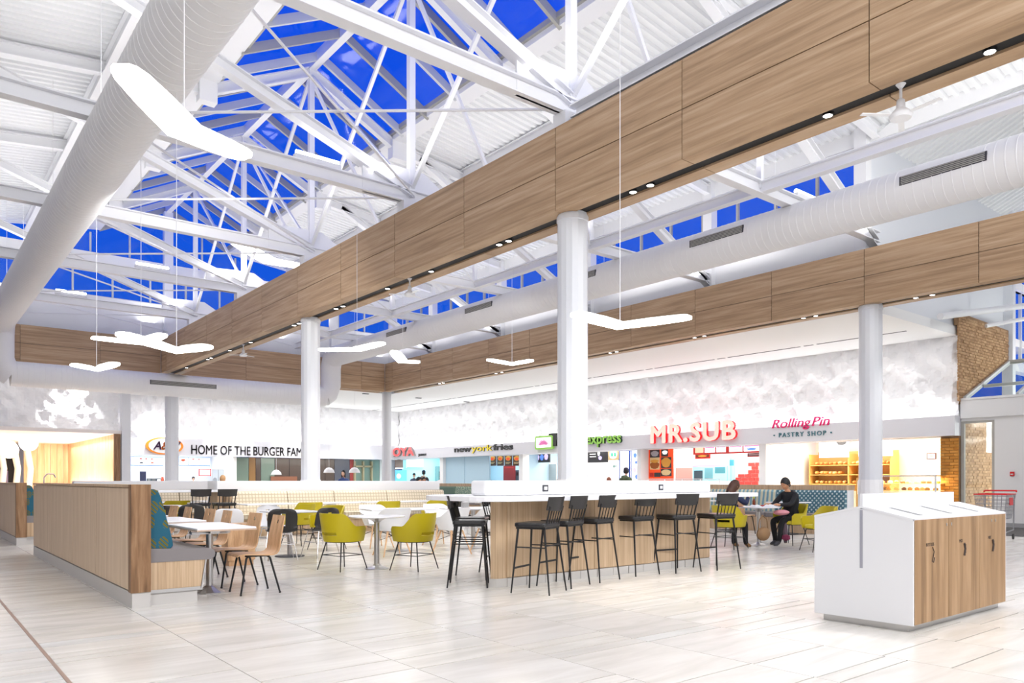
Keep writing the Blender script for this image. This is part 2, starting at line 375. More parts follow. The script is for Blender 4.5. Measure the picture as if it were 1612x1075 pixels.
# slots in the food court soffit
sl = MB()
y = 9.4
sx_ = 21.4
while y < 38:
    l = 2.6; sl.box(sx_, sx_ + .07, y, y + l, ZB - .006, ZB); y += l + .12; sl.box(sx_, sx_ + .07, y, y + .3, ZB - .006, ZB); y += .42
obj('light_slot', sl, mat('slot_dark', (.03, .03, .04), .5), lc)
sl = MB()
for k in range(9):
    sl.box(-.5 + k * 2.9, -.2 + k * 2.9, 32.0, 32.12, ZB - .03, ZB); 
obj('light_slot', sl, mat('slot_dark2', (.04, .04, .05), .5), lc)

# corrugated decks: main deck right and left of the skylight, transept deck
def deck_mb(xa, za, xb, zb, y0, y1, pitch=.22, dep=.06):
    mb = MB(); y = y0
    while y < y1:
        for (a, b, da, db) in ((0, .4, 0, 0), (.4, .5, 0, dep), (.5, .9, dep, dep), (.9, 1, dep, 0)):
            ya, yb = y + a * pitch, y + b * pitch
            mb.add([(xa, ya, za - da), (xa, yb, za - db), (xb, yb, zb - db), (xb, ya, zb - da)], [(0, 1, 2, 3)])
        y += pitch
    return mb
RX, RZ, EZ, ER, EL = 8.1, 11.8, 10.6, 10.42, 5.80
obj('corrugated_deck', deck_mb(ER + .05, EZ, 18.3, 9.68, -3, 31.4), DECK, lc)
obj('corrugated_deck', deck_mb(EL - .05, EZ, -1.9, 9.68, -3, 31.4), DECK, lc)
obj('deck_cover', MB().add([(ER, -3, EZ + .12), (18.3, -3, 9.8), (18.3, 31.4, 9.8), (ER, 31.4, EZ + .12)], [(0, 1, 2, 3)]).add([(EL, -3, EZ + .12), (-1.9, -3, 9.8), (-1.9, 31.4, 9.8), (EL, 31.4, EZ + .12)], [(0, 1, 2, 3)]), CEILW, lc)
# transept deck over the right aisle, rising towards the viewer
mb = MB(); x = 18.0
zt = lambda yy: 9.6 + .45 * (8.8 - yy)
while x < 30:
    for (a, b, da, db) in ((0, .4, 0, 0), (.4, .5, 0, .06), (.5, .9, .06, .06), (.9, 1, .06, 0)):
        xa, xb = x + a * .24, x + b * .24
        mb.add([(xa, 8.85, zt(8.85) - da), (xb, 8.85, zt(8.85) - db), (xb, 2.5, zt(2.5) - db), (xa, 2.5, zt(2.5) - da)], [(0, 1, 2, 3)])
    x += .24
obj('corrugated_deck', mb, DECK, lc)
obj('roof_cover', MB().add([(17.9, 8.85, zt(8.85) + .1), (30.2, 8.85, zt(8.85) + .1), (30.2, 2.5, zt(2.5) + .1), (17.9, 2.5, zt(2.5) + .1)], [(0, 1, 2, 3)]).add([(17.9, 2.5, 12.4), (30.2, 2.5, 12.4), (30.2, -8.6, 9), (17.9, -8.6, 9)], [(0, 1, 2, 3)]), CEILW, lc)
obj('roof_cover', MB().box(-1.9, 18.3, -8.6, -2.9, 10.6, 10.8), CEILW, lc)

# walls of the clerestory
struct('wall_back', MB().box(-1.9, 18.3, YG, YG + .2, ZB + .2, 8.03).box(-1.9, 18.3, YG, YG + .2, 9.17, 9.62), WHITE)
struct('wall_right', MB().box(XR, XR + .2, 8.8, 31.4, ZB + .2, 8.0).box(XR, XR + .2, 8.8, 31.4, 9.32, 9.75).add([(XR, 8.85, 9.3), (XR, 2.5, 12.6), (XR, 2.5, 9.5)], [(0, 1, 2)]), WHITE)
struct('wall_side', MB().box(XL - .2, XL, -3, 31.4, 8.0, 9.8), WHITE)
struct('wall_transept', MB().box(XR, 26.9, 8.85, 9.05, ZB + .02, 9.7).box(26.9, 27.15, 8.6, 8.9, 3.5, 9.7).box(30, 30.2, -8.6, 9, 0, 12.5), mat('transept_white', (.78, .80, .84), .6))
struct('wall_transept_sill', MB().box(27.1, 30, 8.75, 9.05, 4.75, 5.05).box(27.1, 30, 8.75, 8.95, 7.35, 7.6), STEELW)

# glazing builder
def pane_grid(win, fn, u0, u1, z0, z1, du, mul, mw=.06, frame=True, zf=None):
    n = max(1, round((u1 - u0) / du)); us = [u0 + (u1 - u0) * i / n for i in range(n + 1)]
    mfun = lambda a, b, c, d, t: [fn(a, c, -t), fn(b, c, -t), fn(b, d, -t), fn(a, d, -t), fn(a, c, t), fn(b, c, t), fn(b, d, t), fn(a, d, t)]
    BF = [(0,3,2,1),(4,5,6,7),(0,1,5,4),(1,2,6,5),(2,3,7,6),(3,0,4,7)]
    top = zf or (lambda u: z1)
    for i in range(n):
        a, b = us[i] + mw / 2, us[i + 1] - mw / 2
        ta, tb = top(a), top(b)
        if max(ta, tb) <= z0 + .05: continue
        ta, tb = max(ta, z0 + .02), max(tb, z0 + .02)
        vs = [fn(a, z0, -.008), fn(b, z0, -.008), fn(b, tb, -.008), fn(a, ta, -.008), fn(a, z0, .008), fn(b, z0, .008), fn(b, tb, .008), fn(a, ta, .008)]
        obj('pane', MB().add(vs, BF), GLASS, win)
    for u in us:
        t = top(u)
        if t > z0 + .05: obj('mullion', MB().add(mfun(u - mw / 2, u + mw / 2, z0, t, .045), BF), mul, win)
    if frame and not zf:
        obj('frame_rail', MB().add(mfun(u0, u1, z0 - .06, z0, .05), BF), mul, win)
        obj('frame_rail', MB().add(mfun(u0, u1, z1, z1 + .06, .05), BF), mul, win)
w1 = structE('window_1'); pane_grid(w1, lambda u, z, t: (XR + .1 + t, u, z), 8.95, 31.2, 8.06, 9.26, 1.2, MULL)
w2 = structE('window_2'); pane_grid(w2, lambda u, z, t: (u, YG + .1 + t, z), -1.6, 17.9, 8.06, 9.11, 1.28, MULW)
slope = (RZ - EZ) / (ER - RX)
w3 = structE('window_3'); pane_grid(w3, lambda u, z, t: (u, YG + .1 + t, z), 4.15, 12.05, 9.66, 12, 1.3, MULW, zf=lambda u: min(RZ - .08 - slope * abs(u - RX), 10.55 - .13 * (abs(u - RX) - 2.3) if abs(u - RX) > 2.3 else 99))
w4 = structE('window_4'); pane_grid(w4, lambda u, z, t: (u, 8.9 + t, z), 27.2, 29.8, 5.05, 7.35, 1.3, MULW); pane_grid(w4, lambda u, z, t: (u, 8.9 + t, z), 27.2, 29.8, 7.6, 9.6, 1.3, MULW)
# white posts between the clerestory windows
for y in (8.9, 13.3, 18.1, 22.9, 27.7, 31.1):
    p_ = struct('trim_1', MB().box(XR - .16, XR + .1, y - .15, y + .15, 6.7, 9.7), STEELW)
for x in (1.2, 8.1, 15.0):
    struct('trim_2', MB().box(x - .16, x + .16, YG - .2, YG + .05, 6.7, (11.6 if x == 8.1 else 9.9)), STEELW)

# ---- skylight: steep glazed ridge over the nave
def sky_fn(side):
    ex = ER if side > 0 else EL
    def fn(u, v, t):      # u along Y, v 0 at eave .. 1 at ridge
        x = ex + (RX - ex) * v; z = EZ + (RZ - EZ) * v
        return (x, u, z + t)
    return fn
SW_ = [('window_5', 1), ('window_6', -1)]
for nm, side in SW_:
    ww = structE(nm); fn = sky_fn(side); n = 26; y0, y1 = -1.0, YG
    BF = [(0,3,2,1),(4,5,6,7),(0,1,5,4),(1,2,6,5),(2,3,7,6),(3,0,4,7)]
    for i in range(n):
        a = y0 + (y1 - y0) * i / n; b = y0 + (y1 - y0) * (i + 1) / n
        vs = [fn(a + .05, .0, -.01), fn(b - .05, .0, -.01), fn(b - .05, .97, -.01), fn(a + .05, .97, -.01), fn(a + .05, .0, .01), fn(b - .05, .0, .01), fn(b - .05, .97, .01), fn(a + .05, .97, .01)]
        obj('pane', MB().add(vs, BF), GLASS, ww)
    for i in range(n + 1):
        a = y0 + (y1 - y0) * i / n
        vs = [fn(a - .04, -.02, -.16), fn(a + .04, -.02, -.16), fn(a + .04, .98, -.16), fn(a - .04, .98, -.16), fn(a - .04, -.02, .05), fn(a + .04, -.02, .05), fn(a + .04, .98, .05), fn(a - .04, .98, .05)]
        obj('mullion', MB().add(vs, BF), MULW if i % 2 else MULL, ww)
    ex = ER if side > 0 else EL
    obj('curb', MB().box(ex - .02, ex + side * .42, y0, y1, EZ - .14, EZ + .1), STEELW, ww)
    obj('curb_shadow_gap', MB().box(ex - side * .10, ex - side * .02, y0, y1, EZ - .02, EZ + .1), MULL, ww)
struct('trim_3', MB().box(RX - .09, RX + .09, -1, YG, RZ - .22, RZ + .05), STEELW)

# ---- roof trusses
NZ = 7.0
TY = [8.58, 13.3, 18.1, 22.9, 27.7]
NAMES = ['nearest the viewer above the front column', 'second from the viewer', 'above the second column from the front', 'second from the far gable', 'closest to the far gable windows']
for i, y in enumerate(TY):
    t = thing('roof_truss', 'white steel roof truss crossing the hall, ' + NAMES[i], 'roof truss', (0, 0, 0), 0, 'white steel roof trusses')
    obj('bottom_chord', MB().ibeam((XL, y, NZ), (XR, y, NZ), .2, .26), STEELW, t)
    obj('king_post', MB().beam((RX, y, NZ), (RX, y, RZ - .2), .13, .13), STEELW, t)
    for s_ in (1, -1):
        ex = ER if s_ > 0 else EL
        obj('rafter', MB().ibeam((RX, y, RZ - .25), (ex + s_ * .3, y, EZ - .36), .16, .24), STEELW, t)
        obj('rafter', MB().ibeam((ex + s_ * .1, y, EZ - .3), (XR if s_ > 0 else XL, y, 9.48), .16, .26), STEELW, t)
    obj('diagonal_strut', MB().ibeam((RX, y, NZ + .1), (-.3, y, 10.0), .2, .2), STEELW, t)
    obj('diagonal_strut', MB().ibeam((XR - .1, y, 6.85), (11.3, y, 10.2), .2, .2), STEELW, t)
    obj('hanger', MB().beam((13.2, y, NZ), (13.2, y, 10.1), .1, .1), STEELW, t)
    for s_ in (1, -1):
        ex = ER if s_ > 0 else EL; obj('splice_plate', MB().box(ex - .05, ex + s_ * .45, y - .13, y + .13, EZ - .62, EZ - .13), STEELW, t)
    obj('web', MB().beam((RX, y, RZ - .4), (RX + 2.5, y, NZ + .1), .07, .07), STEELW, t)
    gp = MB().prism([(-1.1, -.13), (1.0, -.13), (1.0, .15), (.3, .55), (-.3, .55), (-1.1, .5)], lambda p, a: (RX + p[0], a, NZ + p[1]), y - .02, y + .02)
    gp.box(RX - .25, RX + .25, y - .14, y + .14, NZ - .36, NZ - .13)
    obj('gusset_plate', gp, STEELW, t)
# longitudinal members
def longi(name, label, a, b, w_, h_, cat='steel beam', ib=True):
    mb = MB(); (mb.ibeam if ib else mb.beam)(a, b, w_, h_); return tag(obj(name, mb, STEELW), label, cat)
longi('roof_purlin', 'white steel purlin under the left roof deck above the round duct', (3.45, -1, 10.05), (3.45, 31, 10.05), .18, .36)
longi('roof_purlin', 'white steel purlin under the right roof deck above the oak beam', (12.75, -1, 10.1), (12.75, 31, 10.1), .18, .3)
longi('tie_beam', 'white longitudinal steel beam beside the right duct under the clerestory', (13.2, 0, NZ), (13.2, 31, NZ), .18, .22)
longi('tie_beam', 'white steel beam lying on top of the near oak beam', (8.05, 0, 6.84), (8.05, 8.4, 6.84), .3, .2)
TS = [3.8] + TY
BAY = ['nearest', 'second', 'third', 'fourth', 'farthest']
for i in range(len(TS) - 1):
    t = thing('sway_brace', 'crossed white braces along the ridge, %s bay from the viewer' % BAY[i], 'brace', (0, 0, 0), 0, 'ridge line sway braces')
    obj('brace', MB().beam((RX, TS[i], RZ - .3), (RX, TS[i + 1], NZ + .15), .075, .075), STEELW, t)
    obj('brace', MB().beam((RX, TS[i + 1], RZ - .3), (RX, TS[i], NZ + .15), .05, .05), STEELW, t)
    t = thing('tie_rod_pair', 'thin white tie rods at truss foot level, %s bay from the viewer' % BAY[i], 'tie rod', (0, 0, 0), 0, 'horizontal tie rods')
    obj('rod', MB().tube([(RX, TS[i + 1] , NZ), (2.6, min(TS[i + 1] + 4.6, 31.1), NZ)], .022, 6), STEELW, t)
    obj('rod', MB().tube([(2.6, TS[i + 1], NZ), (RX, min(TS[i + 1] + 4.6, 31.1), NZ)], .022, 6), STEELW, t)
    obj('rod', MB().tube([(RX, TS[i + 1], NZ), (13.05, min(TS[i + 1] + 4.6, 31.1), NZ)], .022, 6), STEELW, t)
# fluorescent battens sitting on the bottom chords
bt = 0
for (px, py, y) in ((240, 340, 22.9), (112, 470, 27.7), (712, 433, 22.9), (1270, 262, 8.58), (500, 12, 13.3)):
    q = ony(px, py, y)
    t = thing('strip_light', ['slim lit fluorescent strip on the fourth truss at left', 'slim lit fluorescent strip low at far left near the gable windows', 'slim lit fluorescent strip on a truss beyond the oak beam', 'slim fluorescent strip on the truss right of the near column', 'fluorescent strip on the truss beside the round duct'][bt], 'strip light', (q.x, y, NZ + .2), 0, 'fluorescent strips on the trusses'); bt += 1
    obj('housing', MB().box(-.45, .45, -.06, .06, -.05, .03), STEELW, t)
    obj('tube', MB().tube([(-.42, 0, .07), (.42, 0, .07)], .045, 8), TUBE, t)

# ================================================================ OAK CLAD BEAMS
def clad_beam(name, label, axis, c0, c1, a0, a1, joints, mat_, slot=True):
    """box beam with separate cladding panels; axis 'y' runs along Y between c0 (front face) and c1 (rear face)"""
    t = thing(name, label, 'beam', (0, 0, 0), 0)
    P = (lambda a, b, c, d, e, f: (c, d, a, b, e, f)) if axis == 'y' else (lambda a, b, c, d, e, f: (a, b, c, d, e, f))
    bx = lambda mb, a, b, c, d, e, f: mb.box(*P(a, b, c, d, e, f))
    core = MB(); bx(core, a0 + .01, a1 - .01, c0 + .03, c1 - .03, ZB + .06, ZT - .02); obj('core', core, BLACK, t)
    mid = (ZB + ZT) / 2; g = .006; T = .03
    js = [a0] + [j for j in joints if a0 < j < a1] + [a1]
    sw = .21; cm = (c0 + c1) / 2
    for i in range(len(js) - 1):
        a, b = js[i] + g, js[i + 1] - g
        for (z0, z1) in ((ZB, mid - g), (mid + g, ZT)):
            for (u, v) in ((c0, c0 + T), (c1 - T, c1)):
                m_ = MB(); bx(m_, a, b, u, v, z0, z1); obj('panel', m_, mat_, t)
        for (u, v) in ((c0 + T, cm - sw / 2), (cm + sw / 2, c1 - T)):
            m_ = MB(); bx(m_, a, b, u, v, ZB, ZB + T); obj('soffit_panel', m_, mat_, t)
    m_ = MB(); bx(m_, a0 + .02, a1 - .02, cm - sw / 2, cm + sw / 2, ZB + .03, ZB + .06); obj('light_channel', m_, BLACK, t)
    return t
J1 = [8.58 + 2.4 * k for k in range(-5, 10)]
b1 = clad_beam('oak_clad_beam', 'long near oak-clad beam crossing the picture over the two big columns', 'y', B1, B1 + .71, -2, YB, J1, OAK)
b2 = clad_beam('oak_clad_beam', 'oak-clad beam in front of the food counters on the right', 'y', B2, B2 + .71, -2, YB, J1, OAK)
clad_beam('oak_clad_beam', 'oak-clad beam across the far end left of the near beam', 'x', YB, YB + .71, 2.0, B1 - .01, [1.0 + 2.45 * k - .2 for k in range(-3, 5)], OAKX)
clad_beam('oak_clad_beam', 'oak-clad beam across the far end between the two long beams', 'x', YB, YB + .71, B1 + .72, B2 - .01, [8.4 + 2.6 * k for k in range(0, 5)], OAKX)
# downlights in the channels (pairs and singles)
dn = 0
def build_dl():
    t = thing('downlight', '', 'downlight', (0, 0, 0), 0)
    obj('rim', MB().lathe([(.05, .0), (.062, .0), (.062, .03), (.05, .03)], n=14), BLKM, t)
    obj('lens', MB().lathe([(.05, .0), (.05, .02)], n=14), DOWN, t)
    return t
DL = Series(build_dl)
dl1 = [2.79, 4.42, 7.01, 7.33, 10.16, 10.42, 12.59, 14.3, 16.39, 16.75, 18.91, 19.22, 22.4, 24.23, 26.06, 26.43, 28.84]
ordn = ['nearest', 'second', 'third', 'fourth', 'fifth', 'sixth', 'seventh', 'eighth', 'ninth', 'tenth', 'eleventh', 'twelfth', 'thirteenth', 'fourteenth', 'fifteenth', 'sixteenth', 'last']
for i, y in enumerate(dl1):
    DL.put((8.125, y, ZB + .0), 0, '%s small round downlight in the black channel under the near oak beam' % ordn[i], 'downlights under the near oak beam')
    spot((8.125, y, ZB - .02), (0, 0, 0), 150, 75, .6, (1, .97, .92))
dl2 = [7.23, 7.58, 9.97, 10.3, 13.33, 13.67, 16.71, 16.99, 22.61, 22.97, 26.58, 26.86]
for i, y in enumerate(dl2):
    DL.put((B2 + .355, y, ZB + .0), 0, '%s small round downlight in the channel under the right oak beam' % (ordn[i] if i < 11 else 'last'), 'downlights under the right oak beam')
    if i % 2 == 0: spot((B2 + .355, y, ZB - .02), (0, 0, 0), 150, 80, .6, (1, .98, .95))

# ================================================================ COLUMNS (faceted, 16 sides)
def column(x, y, label, r=.235, z1=ZB + .02):
    t = thing('column', label, 'column', (x, y, 0))
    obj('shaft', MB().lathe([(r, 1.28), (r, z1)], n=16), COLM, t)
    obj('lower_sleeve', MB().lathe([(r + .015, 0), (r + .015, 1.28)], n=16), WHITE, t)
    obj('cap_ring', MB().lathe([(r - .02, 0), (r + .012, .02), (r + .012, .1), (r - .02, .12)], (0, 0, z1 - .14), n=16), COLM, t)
    return t
column(8.13, 8.58, 'thick white faceted column rising from the bar counter to the near oak beam')
column(8.13, 18.2, 'white faceted column behind the beige plaid banquette under the near oak beam')
column(17.75, 8.6, 'white faceted column at right between the pastry shop and the recycling station', .255)
column(8.3, 31.4, 'slim white column in front of the burger shop sign', .25, 5.6)
column(17.8, 31.4, 'slim white column at the far corner under the meeting oak beams', .22, 5.6)

# ================================================================ ROUND DUCT LOOP
DR = .42
def duct_mb(a, b, r=DR, pitch=.16, n=28):
    a = Vector(a); b = Vector(b); Ln = (b - a).length; m_ = MB(); k = int(Ln / pitch); pts = []; rs = []
    for i in range(k):
        s0 = i * Ln / k
        for (ds, dr) in ((0, .004), (.014, .004), (.018, 0), (Ln / k - .004, 0)): pts.append(a + (b - a) * ((s0 + ds) / Ln)); rs.append(r + dr)
    return m_.tube(pts, rs, n)
dt = thing('air_duct', 'huge round white ribbed air duct running down both sides and across the far end', 'air duct', (0, 0, 0))
XD1, XD2, ZD, ZC, YC = 2.6, 14.4, 6.53, 4.83, 30.2
obj('left_run', duct_mb((XD1, -2, ZD), (XD1, YC - .9, ZD)), DUCT, dt, smooth=True)
obj('right_run', duct_mb((XD2, -2, ZD), (XD2, YC - .9, ZD)), DUCT, dt, smooth=True)
obj('cross_run', duct_mb((XD1 + .3, YC, ZC), (XD2 - .3, YC, ZC)), DUCT, dt, smooth=True)
for X_, s_ in ((XD1, 1), (XD2, -1)):
    pts = [(X_, YC - .9, ZD), (X_, YC - .5, ZD), (X_, YC - .15, ZD - .12), (X_, YC, ZD - .45), (X_, YC, ZC + .5), (X_ + s_ * .12, YC, ZC + .15), (X_ + s_ * .35, YC, ZC)]
    obj('elbow', MB().tube(pts, DR + .004, 28), DUCT, dt, smooth=True)
def grille(x, y, z, ang, ln, ax, label_part='vent_grille'):
    g = MB()
    # slats lie on the duct surface
    for k in range(5):
        h = -.06 + k * .03
        if ax == 'y': p = lambda u: (x + math.cos(ang) * (DR + .02), y + u, z + math.sin(ang) * (DR + .02) + h)
        else: p = lambda u: (x + u, y - math.cos(ang) * (DR + .02), z + math.sin(ang) * (DR + .02) + h)
        g.beam(p(-ln / 2), p(ln / 2), .012, .014)
    o = obj(label_part, g, MULL, dt)
    bk = MB()
    if ax == 'y': q = (x + math.cos(ang) * DR, y, z + math.sin(ang) * DR); bk.box(q[0] - .012, q[0] + .012, y - ln / 2 - .03, y + ln / 2 + .03, q[2] - .08, q[2] + .08)
    else: q = (x, y - math.cos(ang) * DR, z + math.sin(ang) * DR); bk.box(x - ln / 2 - .03, x + ln / 2 + .03, q[1] - .012, q[1] + .012, q[2] - .08, q[2] + .08)
    obj('grille_back', bk, DARKM, o)
for y in (5.55, 10.2, 14.6, 19.0, 24.0): grille(XD2, y, ZD, PI * .93, 1.35, 'y')
grille(8.3, YC, ZC, 0.05, 2.3, 'x')
for y in (4, 9, 14, 19, 24, 28): 
    for X_ in (XD1, XD2): obj('hanger_wire', MB().tube([(X_, y, ZD + DR), (X_, y, 9.9)], .006, 5), STEELW, dt)

# ================================================================ SCULPTED WHITE WALLS
MW, MH = 1.28, 1.125
def relief_mesh(seed, w_, h_, n=15):
    r = random.Random(seed); big = [(r.random() * w_, r.random() * h_, .5 + r.random()) for _ in range(7)]
    small = [(r.random() * w_, r.random() * h_, .6 + r.random() * .6) for _ in range(22)]
    def F1(u, v, pts):
        d = 9
        for a, b, k in pts:
            du = abs(u - a); du = min(du, w_ - du); dv = abs(v - b); dv = min(dv, h_ - dv)
            q = math.hypot(du, dv) * k
            if q < d: d = q
        return d
    vs = []; P = []
    for i in range(n + 1):
        for j in range(n + 1):
            u, v = w_ * i / n, h_ * j / n
            vs.append((u, v, .42 * F1(u, v, big) + .34 * F1(u, v, small)))
    fs = []
    for i in range(n):
        for j in range(n):
            a, b, c, d = i * (n + 1) + j, (i + 1) * (n + 1) + j, (i + 1) * (n + 1) + j + 1, i * (n + 1) + j + 1
            fs += [(a, b, c), (a, c, d)] if (i + j) % 2 else [(a, b, d), (b, c, d)]
    return vs, fs
_vs, _fs = relief_mesh(5, MW, MH)
SCULPT = mat('sculpted_white', (.84, .84, .86), .6)
# right wall: u -> -Y, v -> Z, height -> -X ; back wall: u -> X, v -> Z, height -> -Y
me_r = mesh_of(MB().add([(-z * 1.15, -u, v) for u, v, z in _vs], _fs), SCULPT, 'sculpted_panel'); me_b = mesh_of(MB().add([(u, -z * 1.0, v) for u, v, z in _vs], _fs), SCULPT, 'sculpted_panel')
wr = struct('wall_food_court', MB().box(23.32, 23.5, 8.75, 39.7, 2.5, ZB + .2), WHITE)
wb = struct('wall_food_back', MB().box(6.6, 23.5, 39.52, 39.7, 2.5, ZB + .2), WHITE)
wl = struct('wall_corridor_front', MB().box(-8.5, 6.6, 32.5, 32.62, 3.05, ZB), WHITE)
for r_ in range(2):
    z = 3.1 + r_ * MH; y = 39.45
    while y > 9.5:
        o = bpy.data.objects.new('sculpted_panel', me_r); COL.objects.link(o); o.location = (23.31, y, z); o.parent = wr; y -= MW
    x = 6.65
    while x < 22.5:
        o = bpy.data.objects.new('sculpted_panel', me_b); COL.objects.link(o); o.location = (x, 39.51, z); o.parent = wb; x += MW
    x = 6.6 - MW
    while x > -2:
        o = bpy.data.objects.new('sculpted_panel', me_b); COL.objects.link(o); o.location = (x, 32.49, z); o.parent = wl; x -= MW
# fascia bands carrying the signs
struct('trim_4', MB().box(22.85, 23.32, 8.72, 39.3, 2.52, 2.56).box(22.85, 22.9, 8.72, 39.3, 2.56, 3.07).box(22.9, 23.32, 8.72, 8.76, 2.56, 3.07), GREYW)
struct('trim_5', MB().box(6.7, 23.0, 39.3, 39.52, 2.5, 3.3), GREYW)
struct('trim_6', MB().box(6.55, 6.85, 31.5, 31.8, 0, ZB), COLM)
for x in (.6, 5.0):
    for dx in (-.12, .12): spot((x + dx, 32.05, 5.25), (math.radians(14), 0, 0), 260, 70, .35, (1, 1, 1), .03)
for x in (9.4, 9.7, 13.0, 13.3, 16.6, 20.0): spot((x, 38.6, 5.25), (math.radians(20), 0, 0), 260, 60, .4, (1, 1, 1), .03)

# ================================================================ TEXT
def islands(body, size, ext, off, shear, spacing=1.0):
    cu = bpy.data.curves.new('t', 'FONT'); cu.body = body; cu.size = size; cu.extrude = ext; cu.offset = off; cu.shear = shear; cu.space_character = spacing
    cu.resolution_u = 3
    o = bpy.data.objects.new('t', cu); COL.objects.link(o); bpy.context.view_layer.update()
    me = bpy.data.meshes.new_from_object(o.evaluated_get(bpy.context.evaluated_depsgraph_get())); bpy.data.objects.remove(o)
    bm = bmesh.new(); bm.from_mesh(me); bmesh.ops.remove_doubles(bm, verts=bm.verts, dist=1e-5); bm.verts.index_update(); bm.verts.ensure_lookup_table()
    seen = set(); parts = []
    for v in bm.verts:
        if v.index in seen: continue
        st = [v]; seen.add(v.index); grp = []
        while st:
            q = st.pop(); grp.append(q)
            for e in q.link_edges:
                k = e.other_vert(q)
                if k.index not in seen: seen.add(k.index); st.append(k)
        fset = {f for q in grp for f in q.link_faces}
        parts.append(([q.co.copy() for q in grp], [[grp_i for grp_i in (q.index for q in f.verts)] for f in fset], [f.normal.z for f in fset], {q.index: i for i, q in enumerate(grp)}))
    bm.free()
    out = []
    for co, fs, nz, mp in parts:
        x0, x1 = min(c.x for c in co), max(c.x for c in co)
        out.append([x0, x1, co, [[mp[i] for i in f] for f in fs], nz])
    out.sort(key=lambda q: q[0]); mer = []
    for q in out:
        if mer and q[1] <= mer[-1][1] + 1e-4:
            b = len(mer[-1][2]); mer[-1][2] += q[2]; mer[-1][3] += [[i + b for i in f] for f in q[3]]; mer[-1][4] += q[4]
        else: mer.append(q)
    return mer
def text_parts(parent, segs, R, origin, width, height, ext=.03, off=0.0, shear=0.0, part='letter', spacing=1.0, single=False, bold=0.0):
    """segs: list of (text, face material, side material)"""
    allg = []; xo = 0
    for body, fm, sm in segs:
        g = islands(body, 1.0, .5, off, shear, spacing); 
        if not g: continue
        x0 = g[0][0]
        for q in g: allg.append((q, xo - x0, fm, sm))
        xo += max(q[1] for q in g) - x0 + (.35 if body.endswith(' ') else .03)
    x1 = xo - .03; ys = [c.y for q, *_ in allg for c in q[2]]; y0, y1 = min(ys), max(ys)
    sx, sy = width / x1, height / (y1 - y0); origin = Vector(origin)
    X, Y, Z = R; acc = MB(); am = []
    for q, dx, fm, sm in allg:
        vs = [origin + X * ((c.x + dx) * sx) + Y * ((c.y - y0) * sy) + Z * ((c.z + .5) * ext) for c in q[2]]
        if single:
            acc.add(vs, q[3]); am = fm; continue
        mb = MB()
        for bx_, by_ in ([(0, 0)] if not bold else [(0, 0), (bold, 0), (-bold, 0), (0, bold), (0, -bold), (bold * .7, bold * .7), (-bold * .7, bold * .7), (bold * .7, -bold * .7), (-bold * .7, -bold * .7)]):
            d_ = X * bx_ * sx + Y * by_ * sy + Z * (.0004 * (bx_ + 2 * by_)); mb.add([v + d_ for v in vs], q[3]); mb.m[-len(q[3]):] = [0 if n > .5 else 1 for n in q[4]]
        me = bpy.data.meshes.new(part); me.from_pydata(mb.v, [], mb.f); me.materials.append(fm); me.materials.append(sm); me.polygons.foreach_set('material_index', mb.m)
        o = bpy.data.objects.new(part, me); COL.objects.link(o); o.parent = parent
    if single: obj(part, acc, am, parent)
RR = (Vector((0, -1, 0)), Vector((0, 0, 1)), Vector((-1, 0, 0)))   # on the right wall
RB = (Vector((1, 0, 0)), Vector((0, 0, 1)), Vector((0, -1, 0)))    # on the back wall
XF = 22.85
def sign_r(name, label, segs, pxl, pxr, z0, z1, **k):
    t = thing(name, label, 'sign'); a = onx(pxl, 700, XF).y; b = onx(pxr, 700, XF).y
    text_parts(t, segs, RR, (XF, a, z0), a - b, z1 - z0, **k); return t
def E_(name, c, es=.6): return mat(name, c, .4, emit=c, es=es)
PK = E_('lit_pink_face', sr(255, 176, 166), .7); RDS = E_('lit_red_side', sr(226, 24, 34), .35)
BK = mat('sign_black', (.015, .015, .015), .4); YW = mat('sign_yellow', sr(236, 214, 40), .4); GN = E_('sign_green', sr(138, 190, 84), .2)
DGN = mat('sign_dark_green', sr(30, 66, 36), .4); MAG = mat('sign_magenta', sr(226, 36, 110), .4); TGR = mat('sign_teal_grey', sr(66, 118, 130), .4)
DG = mat('sign_dark_grey', sr(66, 64, 66), .4); REDK = E_('sign_red', sr(240, 90, 90), .3); GRS = mat('sign_grey_side', sr(150, 140, 140), .4)
sign_r('sign_letters', 'big puffy pink-red MR.SUB letters over the sandwich counter', [('MR.SUB', PK, RDS)], 1028, 1160, 2.72, 3.36, ext=.12, bold=.035, spacing=1.12)
sign_r('sign_letters', 'black and yellow newyorkfries letters over the fries counter', [('new', BK, BK), ('york', YW, BK), ('fries', BK, BK)], 716, 808, 2.66, 3.06, ext=.05, off=.02)
sign_r('sign_letters', 'green express letters right of the big white column', [('express', GN, DGN)], 925, 980, 2.66, 3.12, ext=.1, off=.025)
sign_r('sign_letters', 'black Thai letters mostly hidden behind the big white column', [('Thai', BK, BK)], 866, 921, 2.8, 3.38, ext=.1, off=.025)
sign_r('sign_letters', 'red OYA letters at the far corner', [('KOYA', REDK, GRS)], 612, 655, 2.68, 3.2, ext=.14, off=.04)
sign_r('sign_letters', 'small black JAPAN letters beside the red far corner sign', [('JAPAN', BK, BK)], 659, 671, 2.62, 2.78, ext=.04, off=.02)
t = sign_r('sign_letters', 'magenta script Rolling Pin letters with grey PASTRY SHOP under them', [('Rolling', MAG, MAG), (' Pin', MAG, MAG)], 1216, 1307, 2.92, 3.3, ext=.05, shear=.3, off=.004)
a = onx(1218, 700, XF).y; b = onx(1310, 700, XF).y
text_parts(t, [('\u2022 PASTRY SHOP \u2022', TGR, TGR)], RR, (XF, a, 2.7), a - b, .15, ext=.03, spacing=1.3)
